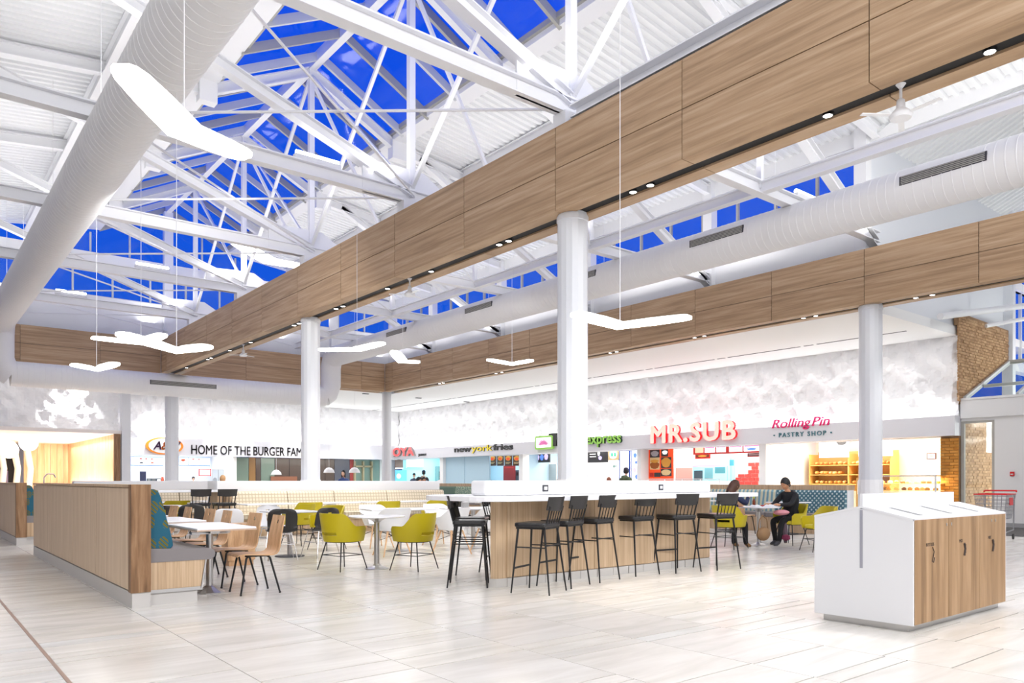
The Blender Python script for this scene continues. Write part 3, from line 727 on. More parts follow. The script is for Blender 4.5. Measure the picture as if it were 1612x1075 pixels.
# lotus logo box
a = onx(845, 700, XF).y; b = onx(873, 700, XF).y; t = thing('logo_box', 'green framed white box with a pink lotus, left of the big column', 'sign')
def rrect(y0, y1, z0, z1, r, n=4):
    pts = []
    for (cy, cz, a0) in ((y1 - r, z1 - r, 0), (y0 + r, z1 - r, 90), (y0 + r, z0 + r, 180), (y1 - r, z0 + r, 270)):
        for k in range(n + 1): an = math.radians(a0 + 90 * k / n); pts.append((cy + r * math.cos(an), cz + r * math.sin(an)))
    return pts
yz = lambda p, x: (x, p[0], p[1])
obj('frame', MB().prism(rrect(b, a, 2.68, 3.3, .1), yz, XF - .12, XF), GN, t)
obj('face', MB().prism(rrect(b + .09, a - .09, 2.76, 3.22, .06), yz, XF - .13, XF - .12), E_('logo_white', (.9, .9, .9), .3), t)
cy = (a + b) / 2
for k in range(-4, 5):
    an = k * .33; tip = (cy + math.sin(an) * .36, 2.86 + math.cos(an) * .27); ba = (cy + math.sin(an) * .06, 2.9)
    nx, nz = math.cos(an) * .035, -math.sin(an) * .035; m_ = ((tip[0] + ba[0]) / 2, (tip[1] + ba[1]) / 2)
    obj('petal', MB().prism([ba, (m_[0] + nx, m_[1] + nz), tip, (m_[0] - nx, m_[1] - nz)], yz, XF - .14 - .002 * (k + 5), XF - .13), mat('lotus_pink', sr(240, 130, 196), .5), t)
# burger shop signs on the back wall
YS = 39.3
t = thing('sign_oval', 'orange oval A&W sign cut by the slim left column', 'sign')
c0 = ony(258.5, 705, YS); rx, rz = (ony(288, 705, YS).x - ony(229, 705, YS).x) / 2, .42
ov = lambda k, s_=1.0: (c0.x + rx * s_ * math.cos(k), 2.95 + rz * s_ * math.sin(k))
xz = lambda p, y: (p[0], y, p[1])
obj('rim', MB().prism([ov(2 * PI * k / 32) for k in range(32)], xz, YS - .12, YS), mat('sign_orange', sr(240, 140, 40), .4), t)
obj('face', MB().prism([ov(2 * PI * k / 32, .86) for k in range(32)], xz, YS - .14, YS - .12), WHITE, t)
text_parts(t, [('A', mat('sign_purple', sr(100, 70, 110), .4), DG), ('&', mat('sign_orange2', sr(236, 120, 50), .4), DG), ('W', mat('sign_purple2', sr(100, 70, 110), .4), DG)], RB, (ony(240, 705, YS).x, YS - .14, 2.76), ony(283, 705, YS).x - ony(240, 705, YS).x, .40, ext=.05, off=.0, bold=.02, shear=.25)
t = thing('sign_letters', 'dark grey HOME OF THE BURGER FAMILY letters on the back fascia', 'sign')
a = ony(301, 705, YS).x; b = ony(475, 705, YS).x
text_parts(t, [('HOME OF THE ', mat('sign_mid_grey', sr(96, 94, 98), .4), DG), ('BURGER ', DG, DG), ('FAM', mat('sign_mid_grey2', sr(96, 94, 98), .4), DG)], RB, (a, YS, 2.58), b - a, .46, ext=.03, bold=.008)

# ================================================================ SHOPS ON THE RIGHT
def Yp(px, X=23.3): return onx(px, 700, X).y
SX = 26.6
def shop(name, y0, y1, wall, floorlight, power, lcol):
    st = structE(name)
    obj('rear_wall', MB().box(SX, SX + .1, y0, y1, 0, 3), wall, st); obj('shop_ceiling', MB().box(23.5, SX, y0, y1, 2.85, 2.95), CEILW, st)
    obj('side_wall', MB().box(23.45, SX, y0 - .06, y0 + .06, 0, 2.95), wall, st)
    area((25.0, (y0 + y1) / 2, 2.8), (0, 0, 0), 1.6, (y1 - y0) * .8, power * (y1 - y0), lcol)
    return st
CY = mat('cyan_kitchen_wall', sr(176, 226, 238), .4); LB = mat('pale_blue_panel', sr(178, 206, 222), .5); CREAM = mat('cream_wall', sr(250, 236, 214), .5); NW = mat('shop_white', (.85, .85, .84), .5)
shop('wall_shop_a', 35.0, 39.5, CY, 0, 22, (.85, .97, 1)); struct('wall_shop_end', MB().box(23.5, 27, 39.6, 39.7, 0, 3), CY); shop('wall_shop_b', 28.1, 35.0, LB, 0, 14, (.95, .98, 1))
shop('wall_shop_c', 20.5, 28.1, NW, 0, 20, (1, .97, .93)); shop('wall_shop_d', 15.0, 20.5, NW, 0, 22, (.98, 1, 1)); shop('wall_shop_e', 9.2, 15.0, CREAM, 0, 30, (1, .92, .8))
for i, (pa, pb) in enumerate(((603, 621), (697, 702), (822, 828), (1008, 1014), (1200, 1211))):
    struct('trim_7', MB().box(23.1, 23.5, Yp(pb), Yp(pa), 0, 2.53), WHITE)
struct('wall_blue_panel', MB().box(23.3, 23.4, Yp(770), Yp(732), 0, 2.53).box(23.3, 23.4, Yp(731.3), Yp(702), 0, 2.53), LB)
# posters and menu boards: flat boards with printed shapes
def board_r(name, label, X, px0, px1, py0, py1, base, bits=(), frame=None, cat='menu board', thick=.05, emit=0, group=None):
    """board parallel to the right wall; bits: (u0,u1,v0,v1,material) in 0..1 from the photo's left/top"""
    pm = (px0 + px1) / 2; A_ = onx(px0, (py0 + py1) / 2, X); B_ = onx(px1, (py0 + py1) / 2, X); z1 = onx(pm, py0, X).z; z0 = onx(pm, py1, X).z
    t = thing(name, label, cat, (X, B_.y, z0), 0, group); W_ = A_.y - B_.y; H_ = z1 - z0
    obj('panel', MB().box(-thick / 2, thick / 2, 0, W_, 0, H_), base, t)
    for k, b_ in enumerate(bits):
        u0, u1, v0, v1, m_ = b_[:5]; pn = b_[5] if len(b_) > 5 else 'printed_area'
        if pn in ('dish', 'motif'):
            mb = MB(); cy_, cz_, ry_, rz_ = W_ * (1 - (u0 + u1) / 2), H_ * (1 - (v0 + v1) / 2), W_ * (u1 - u0) / 2, H_ * (v1 - v0) / 2
            mb.prism([(cy_ + ry_ * (1 + .12 * math.sin(5 * q)) * math.cos(q), cz_ + rz_ * math.sin(q)) for q in [2 * PI * j / 14 for j in range(14)]], yz, -thick / 2 - .004 - .0015 * k, -thick / 2)
        else: mb = MB().box(-thick / 2 - .004 - .0015 * k, -thick / 2, W_ * (1 - u1), W_ * (1 - u0), H_ * (1 - v1), H_ * (1 - v0))
        obj(pn, mb, m_, t)
    return t
def Mx(r, g, b, e=0): return mat('print_%d_%d_%d' % (r, g, b), sr(r, g, b), .5, emit=sr(r, g, b) if e else None, es=e)
pBr, pOr, pGo, pRd, pCh, pWh, pSc, pLv, pGn, pBl, pPk = Mx(92, 58, 40), Mx(240, 78, 30, .25), Mx(236, 170, 70), Mx(196, 44, 34), Mx(58, 58, 62), Mx(244, 244, 246, .6), Mx(236, 240, 255, 1.0), Mx(186, 170, 232, .8), Mx(50, 200, 150, .3), Mx(90, 130, 220, .6), Mx(236, 120, 180, .3)
pTan = Mx(236, 206, 150); pCyan = Mx(140, 214, 232, .2); pBrick = Mx(200, 60, 50)
def board_b(name, label, Y, px0, px1, py0, py1, base, bits=(), cat='menu board', thick=.05, group=None):
    pm = (px0 + px1) / 2; A_ = ony(px0, (py0 + py1) / 2, Y); B_ = ony(px1, (py0 + py1) / 2, Y); z1 = ony(pm, py0, Y).z; z0 = ony(pm, py1, Y).z
    t = thing(name, label, cat, (A_.x, Y, z0), 0, group); W_ = B_.x - A_.x; H_ = z1 - z0
    obj('panel', MB().box(0, W_, -thick / 2, thick / 2, 0, H_), base, t)
    for k, b_ in enumerate(bits):
        u0, u1, v0, v1, m_ = b_[:5]; pn = b_[5] if len(b_) > 5 else 'printed_area'
        if pn == 'motif':
            cx_, cz_, rx_, rz_ = W_ * (u0 + u1) / 2, H_ * (1 - (v0 + v1) / 2), W_ * (u1 - u0) / 2, H_ * (v1 - v0) / 2
            mb = MB().prism([(cx_ + rx_ * math.cos(q), cz_ + rz_ * math.sin(q)) for q in [2 * PI * j / 12 for j in range(12)]], xz, -thick / 2 - .004 - .0015 * k, -thick / 2)
        else: mb = MB().box(W_ * u0, W_ * u1, -thick / 2 - .004 - .0015 * k, -thick / 2, H_ * (1 - v1), H_ * (1 - v0))
        obj(pn, mb, m_, t)
    return t
for k, (u0, u1) in enumerate(((770, 781), (783, 793), (795, 806), (808, 820))):
    board_r('fries_poster', ['leftmost', 'second', 'third', 'rightmost'][k] + ' brown poster of fries hanging in the fries counter', 24.4, u0, u1, 716, 733, pBr, [(.12, .9, .08, .55, pGo, 'dish'), (.25, .75, .25, .5, pOr, 'dish'), (.15, .85, .66, .72, pTan), (.15, .7, .78, .82, pTan)], cat='poster', group='fries posters')
board_r('red_screen_wall', 'dark red panel under the fries posters', 25.2, 793, 811, 733, 757, Mx(140, 34, 34), [(.1, .9, .1, .14, pRd)], cat='panel')
board_r('grey_equipment', 'blue-grey machine beside the dark red panel in the fries counter', 25.4, 812, 818, 740, 757, Mx(90, 110, 124), [(.2, .8, .2, .5, pCh)], cat='kitchen machine')
board_r('kitchen_hood', 'brushed steel kitchen hood under dark screens left of the big column', 25.0, 827, 876, 729, 757, STEEL, [(0, 1, 0, .06, pWh, 'hood_edge')], cat='kitchen hood')
board_r('menu_screen', 'dark menu screen with purple glows above the steel hood', 24.3, 841, 866, 712, 728, pCh, [(.1, .35, .2, .8, pLv, 'dish'), (.4, .62, .2, .8, pBl, 'dish'), (.66, .9, .15, .75, pLv, 'dish')], cat='screen')
board_r('chalk_menu', 'charcoal chalk menu board right of the big column', 24.4, 926, 957, 708, 728, pCh, [(.5, .62, .1, .5, pWh, 'motif'), (.1, .4, .3, .36, pWh), (.1, .42, .5, .56, pWh), (.55, .72, .5, .8, pLv, 'motif')])
board_r('round_menu_panel', 'small white board with green bars beside the chalk menu', 24.4, 958, 974, 707, 724, pTan, [(.1, .9, .1, .9, pWh, 'motif'), (.3, .48, .35, .68, pGn), (.6, .78, .35, .68, pGn)])
board_r('poster_board', 'white poster with a small teal sprig behind the man in green', 24.8, 962, 974, 726, 750, pWh, [(.3, .8, .3, .36, Mx(70, 130, 120)), (.38, .48, .22, .44, Mx(70, 130, 120))], cat='poster')
board_r('tall_screen', 'tall white lit menu screen with a blue frame behind the man in green', 24.4, 975, 992, 707, 757, Mx(60, 90, 170), [(.1, .9, .07, 1, pSc, 'lit_area')], cat='screen')
board_r('tall_screen', 'narrow blue and white lit menu screen left of the orange poster', 24.4, 994, 1007, 705, 757, Mx(60, 90, 170), [(.12, 1, .07, 1, pSc, 'lit_area'), (.3, .7, .15, .3, pBl, 'motif'), (.5, .9, .4, .48, pBl), (.2, .7, .6, .75, pLv, 'motif'), (.5, 1, .8, .95, pBl, 'motif')], cat='screen')
board_r('food_poster', 'large orange poster with sandwich and fries photos under the red sandwich sign', 23.62, 1019, 1060, 704, 757, pOr, [(.12, .5, .07, .3, pCh), (.16, .46, .1, .27, Mx(180, 176, 184), 'motif'), (.56, .82, .07, .28, pCh), (.6, .8, .1, .22, pWh, 'motif'), (.12, .5, .3, .66, pTan), (.13, .49, .42, .64, Mx(170, 90, 30), 'dish'), (.15, .47, .36, .46, pGo, 'dish'), (.56, .94, .3, .62, pCh), (.57, .93, .31, .6, pGo, 'dish'), (.55, .95, .64, .86, pCh), (.57, .93, .66, .84, pTan, 'dish'), (.12, .26, .75, .88, pRd), (.3, .53, .75, .88, pCh)], cat='poster')
board_r('menu_board', 'long lit white and pink menu board over the sandwich kitchen', 24.3, 1092, 1199, 701, 714, pRd, [(.03, .16, .08, .8, Mx(230, 190, 160, .5), 'lit_area'), (.18, .34, .08, .8, pSc, 'lit_area'), (.36, .5, .08, .8, pSc, 'lit_area'), (.55, .74, .08, .8, pSc, 'lit_area'), (.76, .98, .08, .8, pSc, 'lit_area'), (.19, .33, .1, .25, pPk), (.37, .49, .1, .25, pPk), (.56, .73, .1, .25, pPk), (.77, .97, .1, .25, pPk), (.2, .3, .45, .65, pLv, 'motif'), (.6, .7, .45, .65, pLv, 'motif'), (.8, .94, .4, .7, pBl, 'motif')])
board_r('small_sign_board', 'small red framed food sign hanging under the left of the pink menu', 24.6, 1095, 1118, 715, 722, pRd, [(.05, .95, .1, .7, Mx(90, 60, 40)), (.2, .8, .2, .6, pGo, 'motif')], cat='sign board')
board_r('small_sign_board', 'small dark sign hanging under the right of the pink menu', 24.4, 1177, 1199, 713, 719, Mx(90, 70, 70), [(0, 1, .8, 1, pRd), (.1, .9, .2, .6, Mx(170, 150, 150))], cat='sign board')
board_r('steel_shelf_unit', 'pinkish brown kitchen cabinet behind the sandwich counter', 25.2, 1064, 1090, 735, 757, Mx(200, 160, 150), [(0, 1, 0, .06, pWh)], cat='cabinet')
board_r('oven', 'cyan kitchen oven with dark doors in the sandwich shop', 25.8, 1091, 1145, 733, 757, pCyan, [(.04, .3, .3, .95, Mx(50, 70, 80), 'door'), (.36, .6, .15, .9, Mx(90, 150, 160), 'door'), (.66, .95, .1, .5, Mx(60, 130, 140), 'door'), (.0, 1, .0, .05, pPk)], cat='oven')
board_r('fridge', 'tall cyan kitchen fridge between oven and red tile', 25.8, 1146, 1157, 720, 757, pCyan, [(.3, .9, .1, .35, Mx(50, 140, 160)), (.45, .5, .02, 1, Mx(60, 120, 130))], cat='fridge')
# red tiled patch: single tiles
t = structE('wall_red_tiles'); A_ = onx(1158, 740, 26.3); B_ = onx(1199, 740, 26.3); tl = mesh_of(MB().box(-.02, .01, 0, .28, 0, .125), pBrick, 'tile')
obj('tile_backing', MB().box(26.3, 26.5, B_.y, A_.y, .6, 1.45).box(26.3, 26.5, B_.y, A_.y - .55, 1.45, 1.9), Mx(240, 190, 180), t)
zz = 1.1; r_ = 0
while zz < 1.85:
    yy = B_.y + (0 if r_ % 2 else .155)
    lim = A_.y if zz < 1.45 else A_.y - .55
    while yy < lim - .2:
        o = bpy.data.objects.new('tile', tl); COL.objects.link(o); o.location = (26.29, yy, zz); o.parent = t; yy += .31
    zz += .15; r_ += 1
# sneeze guard of the sandwich counter
t = thing('sneeze_guard', 'low glass sneeze guard on the sandwich counter below the orange poster', 'glass guard'); A_ = onx(1020, 755, 22.6); B_ = onx(1132, 755, 22.6)
obj('glass', MB().box(22.6, 22.62, B_.y, A_.y, 1.0, 1.3), CASEG, t); obj('rail', MB().beam((22.61, B_.y, 1.32), (22.61, A_.y, 1.32), .03, .03), STEELW, t)
for k in range(5):
    yy = B_.y + (A_.y - B_.y) * k / 4; obj('post', MB().beam((22.61, yy, 1.0), (22.61, yy, 1.32), .025, .025), STEELW, t)
for (nm, lab, y0, y1) in (('shop_counter', 'white service counter under the red sandwich sign', 15.1, 20.3), ('shop_counter', 'white service counter right of the big column', 20.7, 27.8), ('shop_counter', 'white service counter in front of the pastry shop', 12.2, 14.8), ('shop_counter', 'white service counter under the newyorkfries sign', 28.3, 30.2)):
    t = thing(nm, lab, 'counter'); obj('body', MB().box(22.5, 23.1, y0, y1, 0, .98), WHITE, t); obj('countertop', MB().box(22.45, 23.15, y0, y1, .98, 1.02), TOPW, t)
# far corner Japanese kitchen
board_b('extractor_hood', 'brushed steel hood with brown reflections in the far corner kitchen', 39.5, 622, 634, 714, 738, Mx(130, 100, 90), [(0, 1, .92, 1, pWh)], cat='kitchen hood')
board_b('steel_wall_panel', 'bright blue steel panel in the far corner kitchen', 39.5, 622, 640, 740, 757, Mx(110, 190, 220, .1), [(.1, .5, .3, .8, Mx(200, 236, 250, .3), 'motif')], cat='panel')
board_b('hood_box', 'white ventilation hood in the far corner kitchen', 39.5, 640, 666, 714, 737, pWh, [(0, 1, .9, 1, pCyan)], cat='kitchen hood')
board_b('kitchen_door', 'grey green kitchen doorway at the right of the far corner kitchen', 39.5, 686, 697, 734, 757, Mx(120, 150, 150), [(.4, 1, .35, 1, Mx(60, 100, 100), 'doorway')], cat='doorway')

# ---- pastry shop: shelves with bread, screens, glass case, clock-like sign, brick pier
board_r('menu_screen', 'lit white pastry menu screen left of the right column', 25.6, 1290, 1336, 689, 720, pLv, [(.03, .97, .05, .95, pSc, 'lit_area'), (.6, .95, .12, .4, pCh, 'motif'), (.55, .9, .5, .85, Mx(150, 160, 170), 'motif')], cat='screen')
board_r('menu_screen', 'lit white pastry menu screen right of the right column', 25.6, 1352, 1405, 688, 718, pLv, [(.03, .97, .05, .95, pSc, 'lit_area'), (.4, .75, .2, .23, pLv), (.4, .7, .5, .53, pLv), (.4, .8, .7, .73, pLv)], cat='screen')
board_r('framed_notice', 'small black framed notice on the cream wall beside the orange bricks', 26.0, 1459, 1474, 713, 723, mat('notice_black', sr(80, 50, 52), .5), [(.12, .88, .14, .86, pWh), (.3, .7, .35, .65, Mx(150, 130, 130))], cat='notice')
BW = mat('bakery_wood', sr(222, 170, 92), .5)
t = thing('bread_shelf', 'wooden bread shelf unit behind the pastry counter under the screens', 'shelf'); y0s, y1s = onx(1406, 730, 25.9).y, onx(1279, 730, 25.9).y
obj('backboard', MB().box(26.3, 26.34, y0s, y1s, .9, 2.3), BW, t)
for z in (1.15, 1.48, 1.82): obj('shelf_board', MB().box(25.7, 26.3, y0s, y1s, z - .03, z), BW, t)
for y in (y0s, (y0s + y1s) / 2, y1s): obj('upright', MB().box(25.7, 26.3, y - .02, y + .02, .9, 2.2), BW, t)
CR1, CR2 = mat('crust_gold', sr(220, 156, 80), .6), mat('crust_pale', sr(236, 190, 120), .6)
def loaf_mb():
    mb = MB(); mb.tube([(0, -.17, .05), (0, -.13, .06), (0, 0, .065), (0, .13, .06), (0, .17, .05)], [.015, .05, .062, .05, .015], 8); return mb
lm = [mesh_of(loaf_mb(), c, 'loaf', True) for c in (CR1, CR2)]
rb = random.Random(4); places = ['top', 'middle', 'bottom']
for zi, z in enumerate((1.82, 1.48, 1.15)):
    y = y0s + .12; k = 0
    while y < y1s - .1:
        if abs(y - (y0s + y1s) / 2) > .09 and not (zi == 1 and y < y1s - 1.2):
            o = bpy.data.objects.new('bread_loaf', lm[rb.random() > .6]); COL.objects.link(o); o.location = (25.85 + rb.random() * .1, y, z + .001); o.rotation_euler = (0, 0, PI / 2 + rb.uniform(-.12, .12)); sc_ = rb.uniform(.85, 1.1); o.scale = (sc_,) * 3
            tag(o, 'golden bread loaf in the row on the %s board of the wooden bread shelf' % places[zi], 'bread', 'loaves on the %s shelf board' % places[zi])
        y += .17; k += 1
t = thing('pastry_case', 'lit glass pastry display case right of the white column', 'display case'); A_ = onx(1376, 770, 22.9); B_ = onx(1483, 770, 22.9)
yA, yB = A_.y, B_.y
obj('base', MB().box(22.5, 23.2, yB, yA, 0, .75), NW, t)
for z in (.78, .98, 1.18): obj('glass_shelf', MB().box(22.55, 23.15, yB + .03, yA - .03, z - .012, z), Mx(250, 226, 150, .4), t)
obj('glass_front', MB().box(22.5, 22.515, yB, yA, .75, 1.38), CASEG, t)
obj('case_top', MB().box(22.5, 23.2, yB, yA, 1.38, 1.41), CHROME, t)
for y in (yB + .02, yA - .02): obj('end_post', MB().box(22.5, 22.54, y - .02, y + .02, .75, 1.38), STEELW, t)
area((22.85, (yA + yB) / 2, 1.36), (0, 0, 0), .4, yA - yB, 30, (1, .85, .55))
cm_ = [mesh_of(MB().lathe([(.0, 0), (.06, 0), (.07, .05), (.03, .085), (0, .09)], n=10), c, 'pastry', True) for c in (Mx(110, 70, 40), Mx(214, 150, 60), Mx(240, 210, 150))]
for zi, z in enumerate((.78, .98, 1.18)):
    y = yB + .12
    while y < yA - .1:
        o = bpy.data.objects.new('pastry', cm_[rb.randrange(3)]); COL.objects.link(o); o.location = (22.7 + rb.random() * .25, y, z + .001)
        tag(o, 'small round pastry on the %s glass shelf of the lit display case' % ['lowest', 'middle', 'upper'][zi], 'pastry', 'pastries on the %s case shelf' % ['lowest', 'middle', 'upper'][zi]); y += rb.choice([.17, .2, .3])
t = thing('pastry_divider', 'wooden cabinet end left of the lit pastry case', 'cabinet'); obj('body', MB().box(22.5, 23.0, yA + .02, yA + .35, 0, 1.35), BW, t); obj('notice', MB().box(22.49, 22.5, yA + .06, yA + .3, .85, 1.25), pWh, t)
def brick_wall(st, X, y0, y1, z0, z1, bw, bh, m_, axis='r', clip=None, limit=290, jit=.006):
    me = mesh_of(MB().box(-.018, .02, 0, bw - .009, 0, bh - .009) if axis == 'r' else MB().box(0, bw - .012, -.018, .02, 0, bh - .012), m_, 'brick'); n = 0; rest_ = MB(); z = z0; row = 0; r_ = random.Random(9)
    while z < z1 - bh * .5:
        u = y0 - (bw / 2 if row % 2 else 0)
        while u < y1:
            a, b = max(u, y0), min(u + bw, y1)
            if b - a > .05 and (clip is None or clip(a, b, z)):
                d = r_.uniform(-jit, jit)
                if b - a > bw * .9 and n < limit:
                    o = bpy.data.objects.new('brick', me); COL.objects.link(o); o.location = (X + d, a, z) if axis == 'r' else (a, X + d, z); o.parent = st; n += 1
                elif axis == 'r': rest_.box(X - .018 + d, X + .02, a, b - .009, z, z + bh - .009)
                else: rest_.box(a, b - .009, X - .018 + d, X + .02, z, z + bh - .009)
            u += bw
        z += bh; row += 1
    if rest_.v: obj('brick_field', rest_, m_, st, kind='stuff')
bp = struct('wall_brick_pier', MB().box(23.2, 23.5, 8.74, 9.22, 0, 2.53), MORT)
brick_wall(bp, 23.17, 8.74, 9.22, 0, 2.5, .24, .085, BRICKO)

# ================================================================ VESTIBULE ON THE FAR RIGHT
VX = 23.3
struct('wall_vestibule', MB().box(VX - .05, VX + .15, -8.5, 7.87, 0, 3.0).box(VX - .05, VX + .15, 7.87, 8.7, 2.92, 3.0).box(VX - .12, VX + .15, -8.5, 8.7, 3.0, 3.5).box(VX - .15, VX + .15, -8.5, 8.7, 3.5, 3.56), mat('vestibule_white', (.74, .74, .75), .6))
w7 = structE('window_7')
for (a, b, c, d) in ((7.87, 7.94, 0, 2.92), (8.63, 8.72, 0, 2.92), (7.94, 8.63, 2.86, 2.92), (7.94, 8.63, 0, .08)): obj('frame_rail', MB().box(VX - .03, VX + .05, a, b, c, d), MULL, w7)
obj('pane', MB().box(VX, VX + .012, 7.94, 8.63, .08, 2.86), GLASSD, w7)
# bricks behind: upper wall seen over the vestibule and lower wall behind its glass
bw_ = struct('wall_brick_upper', MB().prism([(23.2, 3.4), (23.75, 3.62), (26.75, 4.86), (26.85, 5.0), (26.85, 5.92), (23.0, 5.97), (23.0, 5.62), (23.2, 5.62)], lambda p, y: (p[0], y, p[1]), 8.70, 8.8), MORT)
def clipu(a, b, z):
    lo = 3.45 + (b - 23.3) * .405
    return z > lo
brick_wall(bw_, 8.70, 23.03, 26.83, 3.4, 5.93, .215, .083, BRICKM, 'b', clipu, 300)
bl = struct('wall_brick_lower', MB().box(23.5, 27.0, 8.76, 8.9, 0, 3.35), MORT)
brick_wall(bl, 8.76, 23.5, 25.9, .4, 3.1, .215, .083, BRICKM, 'b', None, 280)
struct('window_8', MB().box(25.2, 25.5, 8.71, 8.75, 2.1, 3.1).box(25.75, 26.9, 8.71, 8.75, 1.7, 3.1), mat('lit_far_window', (1, 1, 1), .5, emit=(.95, .98, 1), es=1.3))
w9 = structE('window_9')
# sloping glazed roof of the vestibule, low on this side, rising away to +X
sp = lambda x: 3.56 + (x - 23.35) * .40
for k in range(6):
    y1_ = 8.62 - k * 1.3; y0_ = y1_ - 1.22
    obj('pane', MB().add([(23.4, y0_, sp(23.4)), (23.4, y1_, sp(23.4)), (26.7, y1_, sp(26.7)), (26.7, y0_, sp(26.7)), (23.4, y0_, sp(23.4) + .012), (23.4, y1_, sp(23.4) + .012), (26.7, y1_, sp(26.7) + .012), (26.7, y0_, sp(26.7) + .012)], [(0,3,2,1),(4,5,6,7),(0,1,5,4),(1,2,6,5),(2,3,7,6),(3,0,4,7)]), GLASSD, w9)
    obj('mullion', MB().beam((23.35, y1_ + .03, sp(23.35)), (26.75, y1_ + .03, sp(26.75)), .07, .12), MULW, w9)
obj('ridge_rail', MB().box(26.7, 26.8, 0, 8.65, sp(26.75) - .06, sp(26.75) + .06), MULL, w9)
obj('cross_rail', MB().beam((24.6, .5, sp(24.6) - .05), (24.6, 8.6, sp(24.6) - .05), .09, .09), MULW, w9)
t = thing('roof_brace_bar', 'white steel tubes crossing high at the right edge above the brick wall', 'steel tube')
obj('bar', MB().tube([ony(1480, 498, 9.5 - 1), ony(1640, 478, 8.0)], .09, 10), STEELW, t, smooth=True)
obj('bar', MB().tube([ony(1552, 513, 8.5), ony(1640, 497, 7.5)], .06, 10), STEELW, t, smooth=True)
t = thing('fire_alarm', 'small red fire alarm call box on the white wall at right', 'fire alarm'); q = onx(1594, 746, VX - .05)
obj('box', MB().box(q.x - .05, q.x, q.y - .05, q.y + .05, q.z - .06, q.z + .06), RED, t, bevel=.008); obj('handle', MB().box(q.x - .06, q.x - .05, q.y - .03, q.y + .03, q.z - .02, q.z + .005), WHITE, t)
struct('baseboard_right', MB().box(VX - .07, VX - .05, -8.5, 7.87, 0, .12), mat('grey_base', (.35, .35, .36), .5))
struct('floor_mat', MB().box(19.6, 23.2, 4.5, 8.4, .0, .008), mat('entrance_mat', (.09, .09, .095), .9))

# ================================================================ BACK WALL SHOPS (burger shop, lounge)
Xb = lambda px: ony(px, 740, 39.5).x
bst = structE('wall_shop_f')
obj('rear_wall', MB().box(8.0, 13.6, 43.0, 43.1, 0, 3), mat('pale_blue_white', sr(226, 236, 246), .5), bst)
obj('side_wall', MB().box(13.45, 13.6, 39.5, 43, 0, 3), NW, bst); obj('shop_ceiling', MB().box(6.6, 23.5, 39.7, 43.1, 2.75, 2.9), CEILW, bst)
area((10.6, 41.2, 2.7), (0, 0, 0), 4.5, 2, 110, (.95, .98, 1))
struct('wall_corridor_side', MB().box(6.5, 6.6, 31.7, 39.6, 0, 3.05), NW)
pOrg = Mx(230, 100, 60)
board_b('menu_board', 'lit white menu board with tiny food pictures left of the slim column', 40.3, 206, 257, 719, 733, pBl, [(0, 1, .06, .9, pSc, 'lit_area'), (.25, .35, .15, .3, pOrg, 'motif'), (.42, .5, .15, .3, pOrg, 'motif'), (.6, .68, .15, .3, pOrg, 'motif'), (.25, .38, .6, .75, pCh, 'motif'), (.6, .7, .6, .75, pOrg, 'motif')])
board_b('menu_board', 'lit white menu board right of the slim column', 40.3, 282, 330, 720, 733, pBl, [(0, .28, .06, .9, pSc, 'lit_area'), (.3, 1, .06, .9, pSc, 'lit_area'), (.05, .2, .2, .5, pOrg, 'motif'), (.4, .5, .15, .3, pOrg, 'motif'), (.6, .68, .15, .3, pOrg, 'motif')])
board_b('red_frame_notice', 'white notice in a red frame behind the burger counter', 42.5, 313, 332, 738, 749, RED, [(.07, .93, .1, .9, pWh)], cat='notice')
board_b('till_screen', 'tilted dark till screen at the left of the burger counter', 39.9, 220, 230, 742, 760, Mx(70, 76, 110), [(.1, .9, .08, .92, Mx(50, 56, 90))], cat='till')
board_b('kitchen_shelving', 'dark kitchen shelving with pots left of the slim column', 41.5, 231, 258, 753, 761, Mx(60, 70, 76), [(.05, .2, .1, .9, Mx(120, 124, 120)), (.3, .5, 0, .9, Mx(90, 92, 90)), (.6, .8, .2, .9, pWh), (.84, .98, -.3, .9, Mx(210, 90, 60))], cat='kitchen shelf')
board_b('kitchen_hatch', 'grey glass kitchen hatch right of the worker', 40.9, 334, 352, 739, 760, Mx(190, 196, 200), [(.05, .95, .06, .95, Mx(206, 214, 220)), (.5, .53, 0, 1, Mx(120, 124, 128)), (.05, .4, .6, .95, Mx(160, 164, 170), 'motif')], cat='hatch')
# dark lounge glazing
LW = mat('lounge_dark', sr(84, 70, 62), .25, spec=.6); LG = mat('lounge_green_glass', sr(120, 140, 128), .2, spec=.6); LT = mat('lounge_tan', sr(150, 112, 66), .4)
lg = structE('wall_lounge')
def lpan(px0, px1, m_, z0=0, z1=2.5, Y=40.2, nm='panel'): obj(nm, MB().box(Xb(px0) * Y / 39.5, Xb(px1) * Y / 39.5 - .02, Y, Y + .06, z0, z1), m_, lg)
for a, b, m_ in ((368, 392, LG), (392, 403, LT), (403, 411, LW), (411, 433, LG), (433, 456, LW), (456, 512, LW), (512, 527, LW), (527, 551, mat('lounge_blue_grey', sr(86, 88, 100), .3)), (551, 557, Mx(150, 60, 60)), (557, 585, LG), (585, 598, LG), (598, 606, NW)): lpan(a, b, m_)
obj('painted_floor_glow', MB().box(Xb(433), Xb(475), 40.1, 40.14, 0.9, 1.5), Mx(140, 90, 66), lg)  # warm glow on the lounge floor, put into a flat brown colour
for px in (557.5, 571, 584.5): obj('door_frame', MB().box(Xb(px) * 1.015, Xb(px) * 1.015 + .09, 40.05, 40.2, 0, 2.4), Mx(170, 160, 130), lg)
obj('door_frame', MB().box(Xb(557) * 1.015, Xb(586) * 1.015, 40.05, 40.2, 2.05, 2.15), Mx(170, 160, 130), lg)
area((18, 38.8, 2.45), (math.radians(50), 0, 0), 6, .6, 25, (1, .95, .85))
